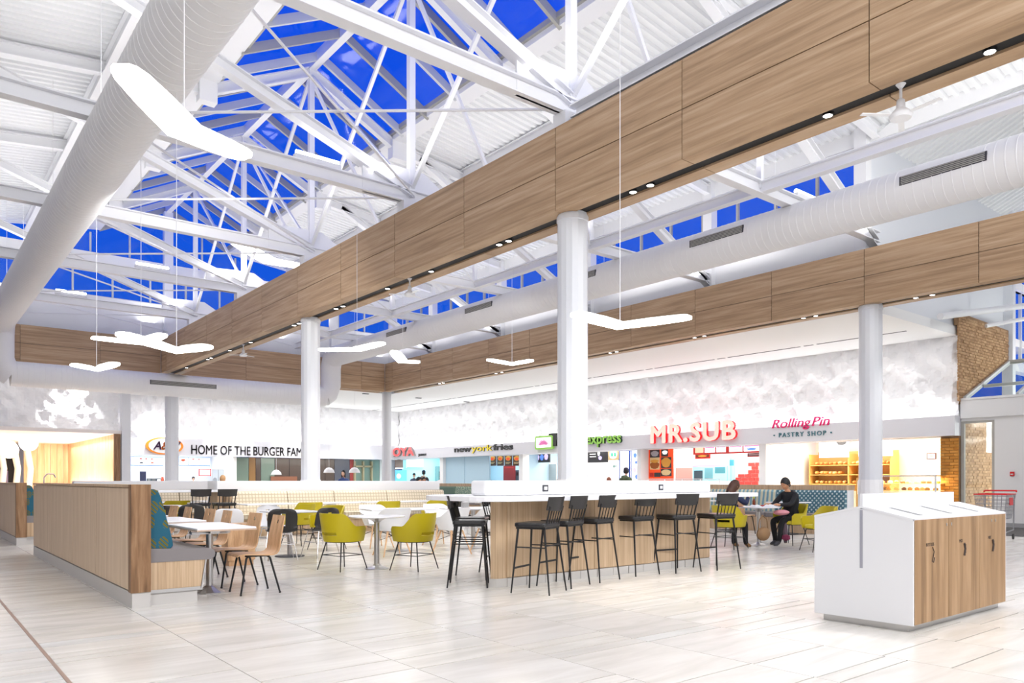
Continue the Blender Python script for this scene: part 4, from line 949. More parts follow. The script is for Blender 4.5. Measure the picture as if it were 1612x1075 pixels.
def build_dome():
    t = thing('dome_pendant', '', 'pendant lamp', (0, 0, 0)); mb = MB().lathe([(.02, .25), (.12, .22), (.22, .12), (.26, 0), (.25, 0), (.2, .11), (.1, .2), (.02, .23)], n=18)
    obj('shade', mb, WPL, t, smooth=True); obj('glow', MB().lathe([(.0, .03), (.2, .03), (.0, .05)], n=16), mat('dome_glow', (1, .85, .55), .5, emit=(1, .72, .3), es=2.5), t); obj('cord', MB().tube([(0, 0, .25), (0, 0, 5.34 - 1.6)], .006, 5), WPL, t); return t
DOME = Series(build_dome)
for k, (px, py, Y) in enumerate(((248 + 187, 747, 37.5), (518, 744, 33.0), (558, 744, 31.5))):
    q = ony(px, py, Y); DOME.put((q.x, q.y, q.z), 0, ['white dome pendant lamp right of the burger kitchen', 'white dome pendant lamp left of the dark haired woman', 'white dome pendant lamp right of the dark haired woman'][k], 'white dome pendant lamps')

# ================================================================ CORRIDOR AT THE FAR LEFT
PW = wood('lit_oak_boarding', sr(214, 160, 112), sr(232, 184, 140), sr(242, 204, 164), (8, 8, .6))
PWj = mat('board_joint', sr(200, 150, 104), .6)
cw = structE('wall_corridor_wood')
for k in range(34):
    y = 31.7 + k * .3; obj('board', MB().box(6.36, 6.44 + (.01 if k % 2 else 0), y + .006, y + .294, .1, 3.02), PW, cw)
for k in range(7):
    x = 4.55 + k * .27; obj('board', MB().box(x + .006, x + .264, 41.9, 41.96 + (.01 if k % 2 else 0), .1, 3.02), PW, cw)
obj('edge_board', MB().box(6.3, 6.52, 31.6, 31.7, 0, 3.02), WALN, cw)
area((6.1, 36.5, 2.98), (0, math.radians(28), 0), .15, 9, 110, (1, .93, .86)); area((6.1, 36.5, .95), (PI, math.radians(-18), 0), .15, 9, 110, (1, .92, .84))
area((3.5, 36, 3.0), (0, 0, 0), 4, 6, 160, (1, .92, .86))
CRM = mat('arch_post', sr(236, 224, 206), .5)
dk = structE('wall_mall_beyond'); obj('dark_shopfront', MB().box(-3, 4.6, 44.2, 44.3, 0, 2.6), mat('mall_dark', sr(58, 52, 46), .4), dk)
rq = random.Random(2)
for k in range(16): obj('lit_shelf', MB().box(-1 + k * .33, -.8 + k * .33, 44.15, 44.2, .9 + rq.random() * .5, 1.5 + rq.random() * .3), Mx(rq.choice([200, 150, 120]), rq.choice([190, 160, 130]), 150, .4), dk)
for k, px in enumerate((4, 26, 46)):
    q = ony(px, 757, 40.5); t = thing('curved_post', ['leftmost pale curved post by the far left opening', 'middle pale curved post by the far left opening', 'right pale curved post beside the lit oak boards'][k], 'post')
    obj('post_body', MB().tube([(q.x - .1, q.y, 0), (q.x - .02, q.y, 1.0), (q.x + .05, q.y, 1.8), (q.x - .08, q.y, 2.6), (q.x - .2, q.y, 3.01)], [.14, .13, .13, .14, .16], 10), CRM, t, smooth=True)
GLB = mat('globe_shade', (1, .98, .92), .5, emit=(1, .93, .8), es=1.6)
for k, (px, py, Y) in enumerate(((14, 708, 38), (45, 697, 38), (2, 700, 36))):
    q = ony(px, py, Y); t = thing('globe_pendant', ['large glowing openwork globe lamp above the far left counter', 'glowing globe lamp nearest the lit oak boards', 'glowing globe lamp at the left picture edge'][k], 'pendant lamp', (q.x, q.y, q.z))
    obj('globe', MB().ell((0, 0, 0), .36, .36, .36, 16, 10), GLB, t, smooth=True); obj('cord', MB().tube([(0, 0, .34), (0, 0, 3.0 - q.z)], .008, 5), WPL, t)

# ================================================================ LEFT PARTITIONS WITH BENCHES
PX0 = 1.78
def partition(y0, y1, label, panels):
    t = thing('booth_partition', label, 'partition', (0, 0, 0))
    obj('plinth', MB().box(PX0 - .0, PX0 + .17, y0, y1, 0, .15), STONE, t)
    obj('end_cap', MB().box(PX0 - .01, PX0 + .17, y0 - .012, y0 + .11, .15, 1.215), WALN, t)
    obj('cap_rail', MB().box(PX0 - .01, PX0 + .17, y0 + .11, y1, 1.185, 1.215), OAKB, t)
    obj('core', MB().box(PX0 + .03, PX0 + .16, y0 + .1, y1, .15, 1.185), OAKL, t)
    ys = [y0 + .115] + panels + [y1]
    for i in range(len(ys) - 1): obj('panel', MB().box(PX0, PX0 + .028, ys[i] + .006, ys[i + 1] - .006, .165, 1.178), OAKL, t)
    return t
partition(8.13, 15.1, 'light oak booth partition with dark walnut end on the left foreground', [9.9, 11.4, 13.2])
partition(17.5, 26.0, 'second light oak booth partition behind the first at the left edge', [18.2, 20.6, 23])
def bench(y0, y1, label, cushlabel, n):
    t = thing('booth_bench', label, 'bench', (PX0 + .17, y0, 0))
    L_ = y1 - y0
    side = MB().prism([(0, .15), (.5, .15), (.545, .43), (0, .43)], lambda p, y: (p[0], y, p[1]), .0, .03); obj('end_panel', side, OAKB, t)
    obj('front_panel', MB().add([(.47, .03, .15), (.5, .03, .15), (.545, .03, .43), (.515, .03, .43), (.47, L_, .15), (.5, L_, .15), (.545, L_, .43), (.515, L_, .43)], [(0,1,2,3),(7,6,5,4),(0,4,5,1),(1,5,6,2),(2,6,7,3),(3,7,4,0)]), OAKB, t)
    obj('kick_plinth', MB().box(0, .47, .01, L_, 0, .12), STONE, t)
    obj('metal_rail', MB().box(0, .50, -.008, .02, .12, .155).add([(.5, -.008, .12), (.515, -.008, .12), (.56, -.008, .43), (.547, -.008, .43), (.5, .02, .12), (.515, .02, .12), (.56, .02, .43), (.547, .02, .43)], [(0,1,2,3),(7,6,5,4),(0,4,5,1),(1,5,6,2),(2,6,7,3),(3,7,4,0)]), STEEL, t)
    pr_ = [(.0, .43), (.60, .43), (.64, .455), (.65, .49), (.635, .53), (.58, .55), (0, .57)]
    obj('seat_cushion', MB().prism(pr_, lambda p, y: (p[0], y, p[1]), -.005, L_), GREYV, t, smooth=True)
    for k in range(n):
        a, b = L_ * k / n + .01, L_ * (k + 1) / n - .01
        pr_ = [(0, .56), (.21, .56), (.235, .59), (.225, .66), (.12, 1.08), (.09, 1.15), (.05, 1.17), (0, 1.16)]
        obj('back_cushion', MB().prism(pr_, lambda p, y: (p[0], y, p[1]), a, b), TEAL, t, smooth=True, bevel=.01)
    return t
bench(8.2, 15.0, 'grey vinyl booth bench with teal leaf-patterned back behind the near partition', '', 5)
bench(17.55, 25.8, 'second grey and teal booth bench behind the far left partition', '', 7)
obj_t = thing('counter_tap', 'small chrome arched tap between the two left partitions', 'tap', (2.9, 21.5, 0))
obj('stand', MB().box(-.2, .2, -.2, .2, 0, 1.2), OAKL, obj_t); obj('spout', MB().tube([(-.15, 0, 1.2), (-.15, 0, 1.33), (-.08, 0, 1.42), (.05, 0, 1.42), (.1, 0, 1.33)], .015, 8), CHROME, obj_t)

# ================================================================ FURNITURE BUILDERS (front of every seat faces local +Y)
def build_wood_chair():
    t = thing('plywood_chair', '', 'chair')
    prof = [(.235, .425, .17), (.22, .44, .19), (.17, .452, .205), (.05, .447, .21), (-.08, .438, .21), (-.15, .437, .21), (-.19, .448, .208), (-.212, .475, .205), (-.225, .52, .203), (-.235, .6, .2), (-.25, .68, .197), (-.262, .74, .194), (-.268, .768, .193), (-.277, .81, .191), (-.285, .85, .187), (-.287, .862, .18)]
    nj = 12; P = []; Nn = []
    for i, (y, z, hw) in enumerate(prof):
        a = prof[max(i - 1, 0)]; b = prof[min(i + 1, len(prof) - 1)]; ty, tz = b[0] - a[0], b[1] - a[1]; l = math.hypot(ty, tz); nn = (0, tz / l, -ty / l)
        if i < 7: nn = (0, nn[1], nn[2])
        P.append([(hw * (2 * j / nj - 1), y, z) for j in range(nj + 1)]); Nn.append([(0, -nn[1], -nn[2]) for j in range(nj + 1)])
    obj('seat_shell', MB().sheet(P, Nn, .012, holes=[(12, 5), (12, 6)]), PLY, t, smooth=True)
    obj('under_frame', MB().tube([(-.15, .14, .425), (-.15, -.13, .42)], .011, 6).tube([(.15, .14, .425), (.15, -.13, .42)], .011, 6).tube([(-.15, .02, .42), (.15, .02, .42)], .011, 6), BLKM, t)
    for sx in (-1, 1):
        obj('leg', MB().tube([(sx * .15, .1, .422), (sx * .165, .13, .40), (sx * .2, .2, .012)], [.012, .012, .010], 8), BLKM, t)
        obj('leg', MB().tube([(sx * .15, -.1, .42), (sx * .165, -.13, .40), (sx * .2, -.23, .012)], [.012, .012, .010], 8), BLKM, t)
        for y in (.2, -.23): obj('foot_cap', MB().lathe([(.013, 0), (.013, .02)], (sx * .2, y, 0), 8), BLKP, t)
    return t
def tub_shell(zb, zback, zarm, r0x, r0y, r1x, r1y, th_max=130, slot=True, back_w=48, arm_drop=100):
    nI, nJ = 32, 9; P = []; Nn = []
    for i in range(nI + 1):
        th = math.radians(-th_max + 2 * th_max * i / nI); at = abs(math.degrees(th))
        k = min(max((at - back_w) / (arm_drop - back_w - 10), 0), 1); k = k * k * (3 - 2 * k)
        zt_ = zback + (zarm - zback) * k
        if at > th_max - 9: zt_ -= (at - (th_max - 9)) / 9 * .05
        row = []; nr = []
        for j in range(nJ + 1):
            v = j / nJ; z = zb + (zt_ - zb) * v; fl_ = ((z - zb) / (zback - zb)) ** .8
            rx = r0x + (r1x - r0x) * fl_; ry = r0y + (r1y - r0y) * fl_
            row.append((rx * math.sin(th), -ry * math.cos(th) * (1 if at < 90 else 1.3), z)); nr.append((-math.sin(th), math.cos(th), 0))
        P.append(row); Nn.append(nr)
    holes = []
    if slot: holes = [(i, j) for i in range(12, 20) for j in (2,)]
    return MB().sheet(P, Nn, .028, holes)
def build_yellow():
    t = thing('mustard_armchair', '', 'chair')
    obj('tub_shell', tub_shell(.405, .80, .62, .265, .255, .335, .31), YEL, t, smooth=True)
    obj('seat_pad', MB().lathe([(.2, .40), (.232, .41), (.238, .45), (.225, .472), (.1, .48), (0, .481)], n=24), YEL2, t, smooth=True)
    obj('seat_ring', MB().tube([(.22 * math.cos(2 * PI * k / 20), .22 * math.sin(2 * PI * k / 20), .40) for k in range(21)], .009, 6), BLKM, t)
    fe = {}
    for sx in (-1, 1):
        for sy in (-1, 1):
            a = Vector((sx * .16, sy * .15, .405)); b = Vector((sx * .25, sy * .24, 0)); fe[sx, sy] = a.lerp(b, .48); obj('leg', MB().tube([a, b], [.010, .007], 8), BLKM, t)
    st = MB()
    for a, b in (((-1, -1), (1, -1)), ((1, -1), (1, 1)), ((1, 1), (-1, 1)), ((-1, 1), (-1, -1))): st.tube([fe[a], fe[b]], .006, 6)
    obj('stretcher', st, BLKM, t); return t
def build_white_arm():
    t = thing('white_armchair', '', 'chair')
    obj('tub_shell', tub_shell(.42, .80, .64, .21, .21, .34, .31, 112, False, 35, 105), WPL, t, smooth=True)
    obj('seat_pad', MB().lathe([(.12, .41), (.18, .43), (.195, .455), (.1, .45), (0, .445)], n=24), WPL, t, smooth=True)
    obj('wire_base', MB().tube([(-.14, -.13, .40), (.16, .16, .25)], .005, 6).tube([(.14, -.13, .40), (-.16, .16, .25)], .005, 6).tube([(-.14, .13, .40), (.16, -.16, .25)], .005, 6), BLKM, t)
    for sx in (-1, 1):
        for sy in (-1, 1): obj('leg', MB().tube([(sx * .13, sy * .12, .42), (sx * .25, sy * .23, 0)], [.017, .011], 8), LEGW, t)
    return t
def shell_side(mat_, name):
    def b():
        t = thing(name, '', 'chair')
        prof = [(.22, .43, .17), (.20, .445, .20), (.12, .445, .225), (0, .435, .23), (-.09, .438, .23), (-.14, .455, .228), (-.175, .49, .226), (-.195, .54, .226), (-.21, .59, .228), (-.225, .64, .23), (-.238, .69, .228), (-.248, .74, .218), (-.256, .78, .195), (-.26, .805, .15), (-.262, .815, .1)]
        nj = 12; P = []; Nn = []
        for i, (y, z, hw) in enumerate(prof):
            a = prof[max(i - 1, 0)]; c = prof[min(i + 1, len(prof) - 1)]; ty, tz = c[0] - a[0], c[1] - a[1]; l = math.hypot(ty, tz); row = []; nr = []
            for j in range(nj + 1):
                u = 2 * j / nj - 1; row.append((hw * u, y + (.05 * u * u if i > 6 else 0), z + (.025 * u * u if i <= 6 else 0))); nr.append((0, -tz / l, ty / l))
            P.append(row); Nn.append(nr)
        obj('seat_shell', MB().sheet(P, Nn, .012, holes=[(i, j) for i in (7, 8, 9, 10) for j in (5, 6)]), mat_, t, smooth=True)
        cr = MB()
        for z_, r_ in ((.41, .15), (.25, .19)): cr.tube([(-r_, -r_, z_), (r_, -r_, z_), (r_, r_, z_), (-r_, r_, z_), (-r_, -r_, z_)], .006, 6)
        obj('wire_frame', cr, CHROME, t)
        for sx in (-1, 1):
            for sy in (-1, 1): obj('leg', MB().tube([(sx * .14, sy * .14, .43), (sx * .225, sy * .225, 0)], .008, 8), CHROME, t)
        return t
    return b
def build_stool():
    t = thing('bar_stool', '', 'bar stool')
    obj('seat_pad', MB().prism([(-.2, -.19), (.2, -.19), (.215, -.16), (.215, .14), (.19, .2), (-.19, .2), (-.215, .14), (-.215, -.16)], lambda p, z: (p[0], p[1], z), .735, .785), PAD, t, bevel=.015)
    obj('seat_frame', MB().prism([(-.19, -.18), (.19, -.18), (.19, .18), (-.19, .18)], lambda p, z: (p[0], p[1], z), .715, .735), BLKM, t)
    ft = {}
    for sx in (-1, 1):
        for sy in (-1, 1):
            a = Vector((sx * .17, sy * .16, .73)); b = Vector((sx * .23, sy * (.22 if sy > 0 else .25), 0)); ft[sx, sy] = (a, b); obj('leg', MB().tube([a, b], [.014, .009], 8), BLKM, t)
    L_ = lambda s, k: ft[s][0].lerp(ft[s][1], k)
    obj('stretcher', MB().tube([L_((-1, -1), .3), L_((-1, 1), .3)], .008, 6).tube([L_((1, -1), .3), L_((1, 1), .3)], .008, 6).tube([L_((-1, -1), .27), L_((1, -1), .27)], .008, 6), BLKM, t)
    obj('foot_rail', MB().beam(L_((-1, 1), .62), L_((1, 1), .62), .008, .022), BLKM, t)
    for k in range(6):
        x = -.16 + .064 * k; obj('spindle', MB().tube([(x, -.18, .76), (x * 1.08, -.235, .97)], .0065 if 0 < k < 5 else .011, 6), BLKM, t)
    P = []; Nn = []
    for i in range(11):
        u = 2 * i / 10 - 1; x = .205 * u; y = -.245 + .045 * u * u
        P.append([(x, y, .93 - .015 * (1 - u * u)), (x, y - .01, .98), (x, y - .02, 1.03), (x * 1.02, y - .03, 1.075)]); Nn.append([(0, -1, 0)] * 4)
    obj('back_rail', MB().sheet(P, Nn, .014), BLKP, t, smooth=True)
    return t
WOODC = Series(build_wood_chair); YELC = Series(build_yellow); WARM = Series(build_white_arm); BSH = Series(shell_side(BLKP, 'black_shell_chair')); WSH = Series(shell_side(WPL, 'white_shell_chair')); STL = Series(build_stool)
def build_flip_table(sx=.62, sy=1.15):
    def b():
        t = thing('cafe_table', '', 'table')
        obj('tabletop', MB().box(-sx / 2, sx / 2, -sy / 2, sy / 2, .735, .755), TOPW, t, bevel=.006)
        obj('top_edge', MB().box(-sx / 2 - .003, sx / 2 + .003, -sy / 2 - .003, sy / 2 + .003, .722, .737), TOPE, t)
        obj('bracket', MB().box(-.05, .05, -.2, .2, .67, .715).box(-.2, .2, -.03, .03, .655, .68).tube([(-.05, -.14, .69), (.12, -.14, .69)], .022, 10), STEEL, t)
        obj('knob', MB().lathe([(.03, 0), (.034, .02), (.03, .035)], (.15, -.14, .67), 12), WPL, t)
        obj('post', MB().lathe([(.038, .05), (.038, .67)], n=16), STEEL, t, smooth=True)
        obj('base', MB().lathe([(.165, 0), (.165, .008), (.12, .03), (.06, .065), (.045, .08)], n=12), STEEL, t)
        return t
    return b
FLIP = Series(build_flip_table(.62, 1.2))
def build_round_table():
    t = thing('round_table', '', 'table')
    obj('tabletop', MB().lathe([(.0, .725), (.34, .728), (.395, .735), (.4, .745), (.395, .755), (0, .755)], n=32), TOPW, t)
    obj('hub', MB().lathe([(.04, .66), (.08, .69), (.16, .725)], n=20), STEEL, t, smooth=True)
    obj('post', MB().lathe([(.038, .04), (.038, .68)], n=16), STEEL, t, smooth=True)
    obj('base', MB().lathe([(.17, 0), (.17, .008), (.12, .03), (.06, .05), (.045, .07)], n=14), STEEL, t); return t
RND = Series(build_round_table)
def build_long_table(sx, sy):
    def b():
        t = thing('white_table', '', 'table')
        obj('tabletop', MB().box(-sx / 2, sx / 2, -sy / 2, sy / 2, .73, .755), TOPW, t, bevel=.008)
        obj('hub', MB().box(-.12, .12, -.12, .12, .705, .73), STEEL, t)
        obj('post', MB().lathe([(.04, .02), (.04, .71)], n=16), STEEL, t, smooth=True)
        obj('base', MB().lathe([(.24, 0), (.24, .012), (.05, .03)], n=24), DARKM if sx < 1 else STEEL, t); return t
    return b
SQT = Series(build_long_table(.75, .75)); LNT = Series(build_long_table(1.25, .75))

# wooden chairs and flip tables along the near bench
yw = [8.46, 9.22, 10.2, 10.95, 11.95, 12.75, 13.7]
lab = ['plywood chair nearest the viewer with a hole in its back', 'plywood chair second from the viewer at the nearest booth table', 'plywood chair third from the viewer at the second booth table', 'plywood chair fourth from the viewer at the second booth table', 'plywood chair fifth from the viewer at the third booth table', 'plywood chair sixth from the viewer behind the booth tables', 'plywood chair farthest along the row of booth tables']
for i, y in enumerate(yw): WOODC.put((3.1 + (.02 if i % 2 else 0), y, 0), face(-1, .04 * (-1) ** i), lab[i], 'plywood chairs along the booth tables')
for i, (x, y) in enumerate(((2.72, 8.78), (2.72, 10.5), (2.72, 12.25), (2.72, 13.9))):
    FLIP.put((x, y, 0), 0, ['white cafe table nearest the viewer beside the grey bench', 'white cafe table second along the grey bench', 'white cafe table third along the grey bench', 'white cafe table farthest along the grey bench'][i], 'cafe tables along the grey bench')
# yellow pair at the round table
RND.put((5.31, 9.65, 0), 0, 'round white table between the two nearest mustard armchairs')
YELC.put((5.68, 9.24, 0), face(-.4, .92), 'mustard armchair right of the round table seen from behind', 'mustard armchairs')
YELC.put((4.88, 9.86, 0), face(.97, .22), 'mustard armchair left of the round table turned to the right', 'mustard armchairs')
for (x, y, dx, dy, l) in ((6.1, 12.95, -.9, -.3, 'mustard armchair behind the round table left of the white chairs'), (6.1, 14.2, -.5, .85, 'mustard armchair behind the right black shell chair'), (6.8, 15.4, 0, 1, 'mustard armchair third along the plaid banquette tables'), (8.6, 15.2, .1, 1, 'mustard armchair at the banquette table behind the white chairs'), (9.9, 15.2, 0, 1, 'mustard armchair at the right end of the plaid banquette'), (5.0, 18.6, 0, 1, 'mustard armchair at the left far table by the cream banquette'), (6.3, 18.9, 0, 1, 'mustard armchair at the right far table by the cream banquette'),
                          (13.66, 8.2, -1, .15, 'mustard armchair under the seated man in black'), (12.0, 8.45, 1, .05, 'mustard armchair under the seated woman in navy'), (12.75, 7.1, -.75, .5, 'mustard armchair beside the white recycling station')):
    YELC.put((x, y, 0), face(dx, dy), l, 'mustard armchairs')
# black and white shell chairs around a white table
SQT.put((5.06, 12.15, 0), 0, 'white table behind the two black slotted chairs', 'square white tables')
BSH.put((4.75, 11.75, 0), face(.25, .95), 'black slotted shell chair right of the nearest plywood chair', 'black slotted shell chairs')
BSH.put((5.42, 11.75, 0), face(-.2, .97), 'black slotted shell chair left of the nearest mustard armchair', 'black slotted shell chairs')
WSH.put((4.1, 12.3, 0), face(.3, .95), 'white slotted shell chair between the two nearest plywood chairs', 'white slotted shell chairs')
WSH.put((5.15, 13.1, 0), face(.0, -1), 'white shell chair behind the table of the black slotted chairs', 'white slotted shell chairs')
for (x, y, dx, dy, l, S_) in ((3.7, 14.6, .2, 1, 'black shell chair behind the farther plywood chairs on the left', BSH), (4.25, 14.9, .1, 1, 'black shell chair below the far high table', BSH), (3.5, 15.6, .2, 1, 'white shell chair near the teal back cushion', WSH), (3.9, 17.2, 0, -1, 'white shell chair far left by the cream banquette', WSH), (3.2, 16.4, .2, 1, 'black shell chair beside the teal cushion top', BSH)):
    S_.put((x, y, 0), face(dx, dy), l, 'black slotted shell chairs' if S_ is BSH else 'white slotted shell chairs')
for (x, y, l) in ((3.9, 16.3, 'white table left in the far rows'), (4.9, 19.3, 'white table in front of the far cream banquette'), (6.4, 19.6, 'white table at the right end of the far cream banquette')): LNT.put((x, y, 0), 0, l, 'long white tables')
for i, x in enumerate((6.35, 7.75, 9.15, 10.5)): LNT.put((x, 16.35, 0), 0, ['leftmost', 'second', 'third', 'rightmost'][i] + ' white table along the plaid banquette', 'long white tables')
# white armchairs with wooden legs
LNT.put((7.0, 11.9, 0), face(.2, 1), 'long white table behind the nearest white armchairs', 'long white tables'); LNT.put((8.35, 11.5, 0), face(.2, 1), 'long white table left of the bar end', 'long white tables')
for (x, y, dx, dy, l) in ((6.45, 11.2, .1, 1, 'white armchair with wooden legs left of the mustard armchair back'), (7.35, 10.75, -.2, 1, 'white armchair with wooden legs nearest the bar end'), (8.15, 10.75, .1, 1, 'white armchair with wooden legs seen between the bar stools'), (7.0, 12.75, 0, -1, 'white armchair with wooden legs on the far side of the long table'), (8.2, 12.4, 0, -1, 'white armchair with wooden legs beyond the table by the bar')):
    WARM.put((x, y, 0), face(dx, dy), l, 'white armchairs with wooden legs')
for (x, y, dx, dy, l) in ((10.3, 14.5, 1, 0, 'black shell chair by the small table left of the bar top'), (11.6, 13.2, -1, .3, 'black shell chair behind the left bar stools'), (12.4, 15.6, 0, 1, 'black shell chair beyond the bar end')): BSH.put((x, y, 0), face(dx, dy), l, 'black slotted shell chairs')
SQT.put((11.0, 14.8, 0), 0, 'white table beyond the bar end', 'square white tables'); SQT.put((12.6, 16.6, 0), 0, 'white table near the green banquette', 'square white tables')

# ---- banquettes
def banquette(name, label, x0, x1, y, h, seams, m_, tx=False):
    t = thing(name, label, 'banquette', (0, 0, 0)); xs = [x0] + seams + [x1]
    for i in range(len(xs) - 1):
        a, b = xs[i] + .008, xs[i + 1] - .008
        obj('back_panel', MB().prism([(y, .5), (y + .12, .5), (y + .12, h), (y + .05, h), (y + .0, h - .04), (y - .08, .6), (y - .1, .5)], lambda p, x: (x, p[0], p[1]), a, b), m_, t, smooth=True, bevel=.012)
        obj('seat_cushion', MB().box(a, b, y - .6, y - .03, .38, .5), m_, t, bevel=.02)
    obj('base', MB().box(x0, x1, y - .54, y + .1, 0, .38), OAKB, t); obj('end_panel', MB().box(x0 - .04, x0, y - .55, y + .13, 0, h), OAKB, t)
    return t
banquette('plaid_banquette', 'long beige plaid banquette in front of the second white column', 5.75, 11.75, 17.55, 1.01, [7.25, 8.45, 9.95], PLAID)
banquette('plaid_banquette', 'far left cream plaid banquette behind the chairs', 5.0, 7.0, 22.0, 1.01, [6.0, 6.9], PLAID)
banquette('plaid_banquette', 'farthest left cream plaid banquette section by the partition', 3.6, 4.95, 21.9, 1.01, [], PLAID)
def halfwall(label, x0, x1, y0, y1, h=1.25):
    return tag(obj('half_wall', MB().box(x0, x1, y0, y1, 0, h), WHITE, bevel=.01), label, 'low wall')
halfwall('long low white wall behind the beige plaid banquette', 5.7, 11.8, 17.85, 18.55)
halfwall('low white wall behind the far left cream banquette', 3.5, 7.1, 22.2, 22.5)
# high table with wood end and two stools
t = thing('high_table', 'high white-topped table at the left end of the plaid banquette', 'table', (5.05, 17.65, 0))
obj('tabletop', MB().box(-.75, .62, -.35, .35, 1.0, 1.05), TOPW, t, bevel=.006); obj('support_panel', MB().box(.5, .6, -.3, .3, 0, 1.0), OAKB, t)
STL.put((5.0, 16.85, 0), face(.1, 1), 'black bar stool left at the distant high table', 'black bar stools'); STL.put((5.48, 16.7, 0), face(0, 1), 'black bar stool right at the distant high table', 'black bar stools')
# banquette on the right along the oak beam
t = thing('patterned_banquette', 'long patterned banquette with oak ledge running beside the right column', 'banquette', (0, 0, 0))
XB = 17.35
obj('ledge', MB().box(XB - .02, XB + .35, 8.95, 31, 1.03, 1.15), OAKB, t)
obj('low_wall', MB().box(XB, XB + .3, 8.95, 31, 0, 1.03), WHITE, t)
for i, (a, b, m_) in enumerate(((8.95, 10.75, FGEO), (10.75, 12.6, FSTR), (12.6, 14.6, FSTR), (14.6, 17, FLEAF), (17, 19.6, FGEO), (19.6, 22, FLEAF), (22, 25, FLEAF), (25, 28, FGRN), (28, 31, FGRN))):
    obj('back_panel', MB().prism([(XB - .14, .48), (XB - .0, .48), (XB - .0, 1.03), (XB - .05, 1.03), (XB - .08, .98)], lambda p, y: (p[0], y, p[1]), a + .01, b - .01), m_, t, bevel=.01)
    obj('seat_cushion', MB().box(XB - .62, XB - .1, a + .01, b - .01, .36, .48), GREYV, t, bevel=.02)
obj('base', MB().box(XB - .56, XB, 8.95, 31, 0, .36), OAKB, t)
obj('outlet_plate', MB().box(XB - .026, XB - .02, 17.5, 17.62, 1.06, 1.12), DARKM, t)
for i, (x, y) in enumerate(((16.4, 9.9), (16.4, 11.6), (16.4, 14.2))): SQT.put((x, y, 0), 0, ['white table beside the right column at the patterned banquette', 'white table behind the seated man', 'white table behind the seated woman'][i], 'square white tables')
for i, (x, y) in enumerate(((15.6, 10.6), (15.3, 13.0))): WOODC.put((x, y, 0), face(1, 0), ['plywood chair behind the man in black', 'plywood chair behind the woman in navy'][i], 'plywood chairs on the right')

# ================================================================ BAR
t = thing('bar_counter', 'long bar with white top and oak base in the middle of the picture', 'bar counter', (0, 0, 0))
def bar_outline(x0, x1, y0, y1, r, n=8):
    pts = []
    for cx_, cy_, a0 in ((x0 + r, y0 + r, 180), (x1 - .03, y0 + .03, 270), (x1 - .03, y1 - .03, 0), (x0 + r, y1 - r, 90)):
        rr_ = r if cx_ < x1 - 1 else .03
        for k in range(n + 1): an = math.radians(a0 + 90 * k / n); pts.append((cx_ + rr_ * math.cos(an), cy_ + rr_ * math.sin(an)))
    return pts
xy = lambda p, z: (p[0], p[1], z)
base_pts = [(5.42, 7.12), (5.46, 7.06), (5.56, 7.05), (9.5, 7.05), (9.5, 7.4), (5.85, 7.4), (5.55, 7.26)]
obj('base_core', MB().prism(base_pts, xy, .1, 1.0), OAKB, t)
for k, (a, b) in enumerate(((5.6, 7.05), (7.05, 8.27), (8.27, 9.5))): obj('base_panel', MB().box(a + .004, b - .004, 7.032, 7.052, .11, 1.0), OAKB, t)
obj('countertop', MB().prism(bar_outline(5.02, 10.12, 6.6, 8.25, .5), xy, 1.015, 1.075), TOPW, t, bevel=.008)
pl = MB().prism([(5.4, 7.12), (5.44, 7.04), (5.56, 7.035), (9.51, 7.035), (9.51, 7.42), (5.83, 7.42), (5.53, 7.28)], xy, 0, .1); obj('plinth', pl, STONE, t)
ptile = mesh_of(MB().box(0, .29, -.012, 0, 0, .1), STONE, 'plinth_tile')
for k in range(13):
    o = bpy.data.objects.new('plinth_tile', ptile); COL.objects.link(o); o.location = (5.6 + k * .3, 7.033 - .004 * (k % 2), 0); o.parent = t
uw = obj('upstand_wall', MB().prism([(5.33, 7.1), (9.62, 7.1), (9.62, 7.4), (5.33, 7.4)], xy, 1.075, 1.255), WHITE, t, bevel=.03)
obj('rear_leg', MB().box(9.2, 9.3, 7.9, 8.1, 0, 1.015), STEEL, t)
for px, nm in ((858, 'outlet_plate'), (1040, 'outlet_plate')):
    q = ony(px, 768, 7.1); o = obj(nm, MB().box(q.x - .045, q.x + .045, 7.088, 7.1, 1.12, 1.2), DARKM, t); obj('socket', MB().box(q.x - .025, q.x + .025, 7.084, 7.09, 1.14, 1.18), WPL, o)
sp_ = [(5.62, 6.5, -.40, .92), (6.2, 6.72, -.30, .95), (6.85, 6.85, -.2, .98), (7.72, 6.95, .02, .99), (8.42, 6.8, .15, .99), (9.14, 6.66, .15, .99)]
olab = ['nearest', 'second', 'third', 'fourth', 'fifth', 'sixth', 'seventh']
for i, (x, y, dx, dy) in enumerate(sp_):
    STL.put((x, y, 0), face(dx, dy), 'black spindle-back bar stool, %s from the left along the front of the bar' % (olab[i] if i else 'first'), 'black bar stools')
STL.put((5.32, 7.40, 0), face(.78, -.63), 'black bar stool tucked under the left end of the bar, nearer one', 'black bar stools')
STL.put((5.75, 7.95, 0), face(.7, -.7), 'black bar stool at the left end of the bar, farther one', 'black bar stools')
STL.put((6.5, 8.25, 0), face(.4, -.9), 'black bar stool mostly hidden behind the left end of the bar', 'black bar stools')
STL.put((9.95, 8.35, 0), face(-.3, -1), 'black bar stool behind the right end of the bar', 'black bar stools')

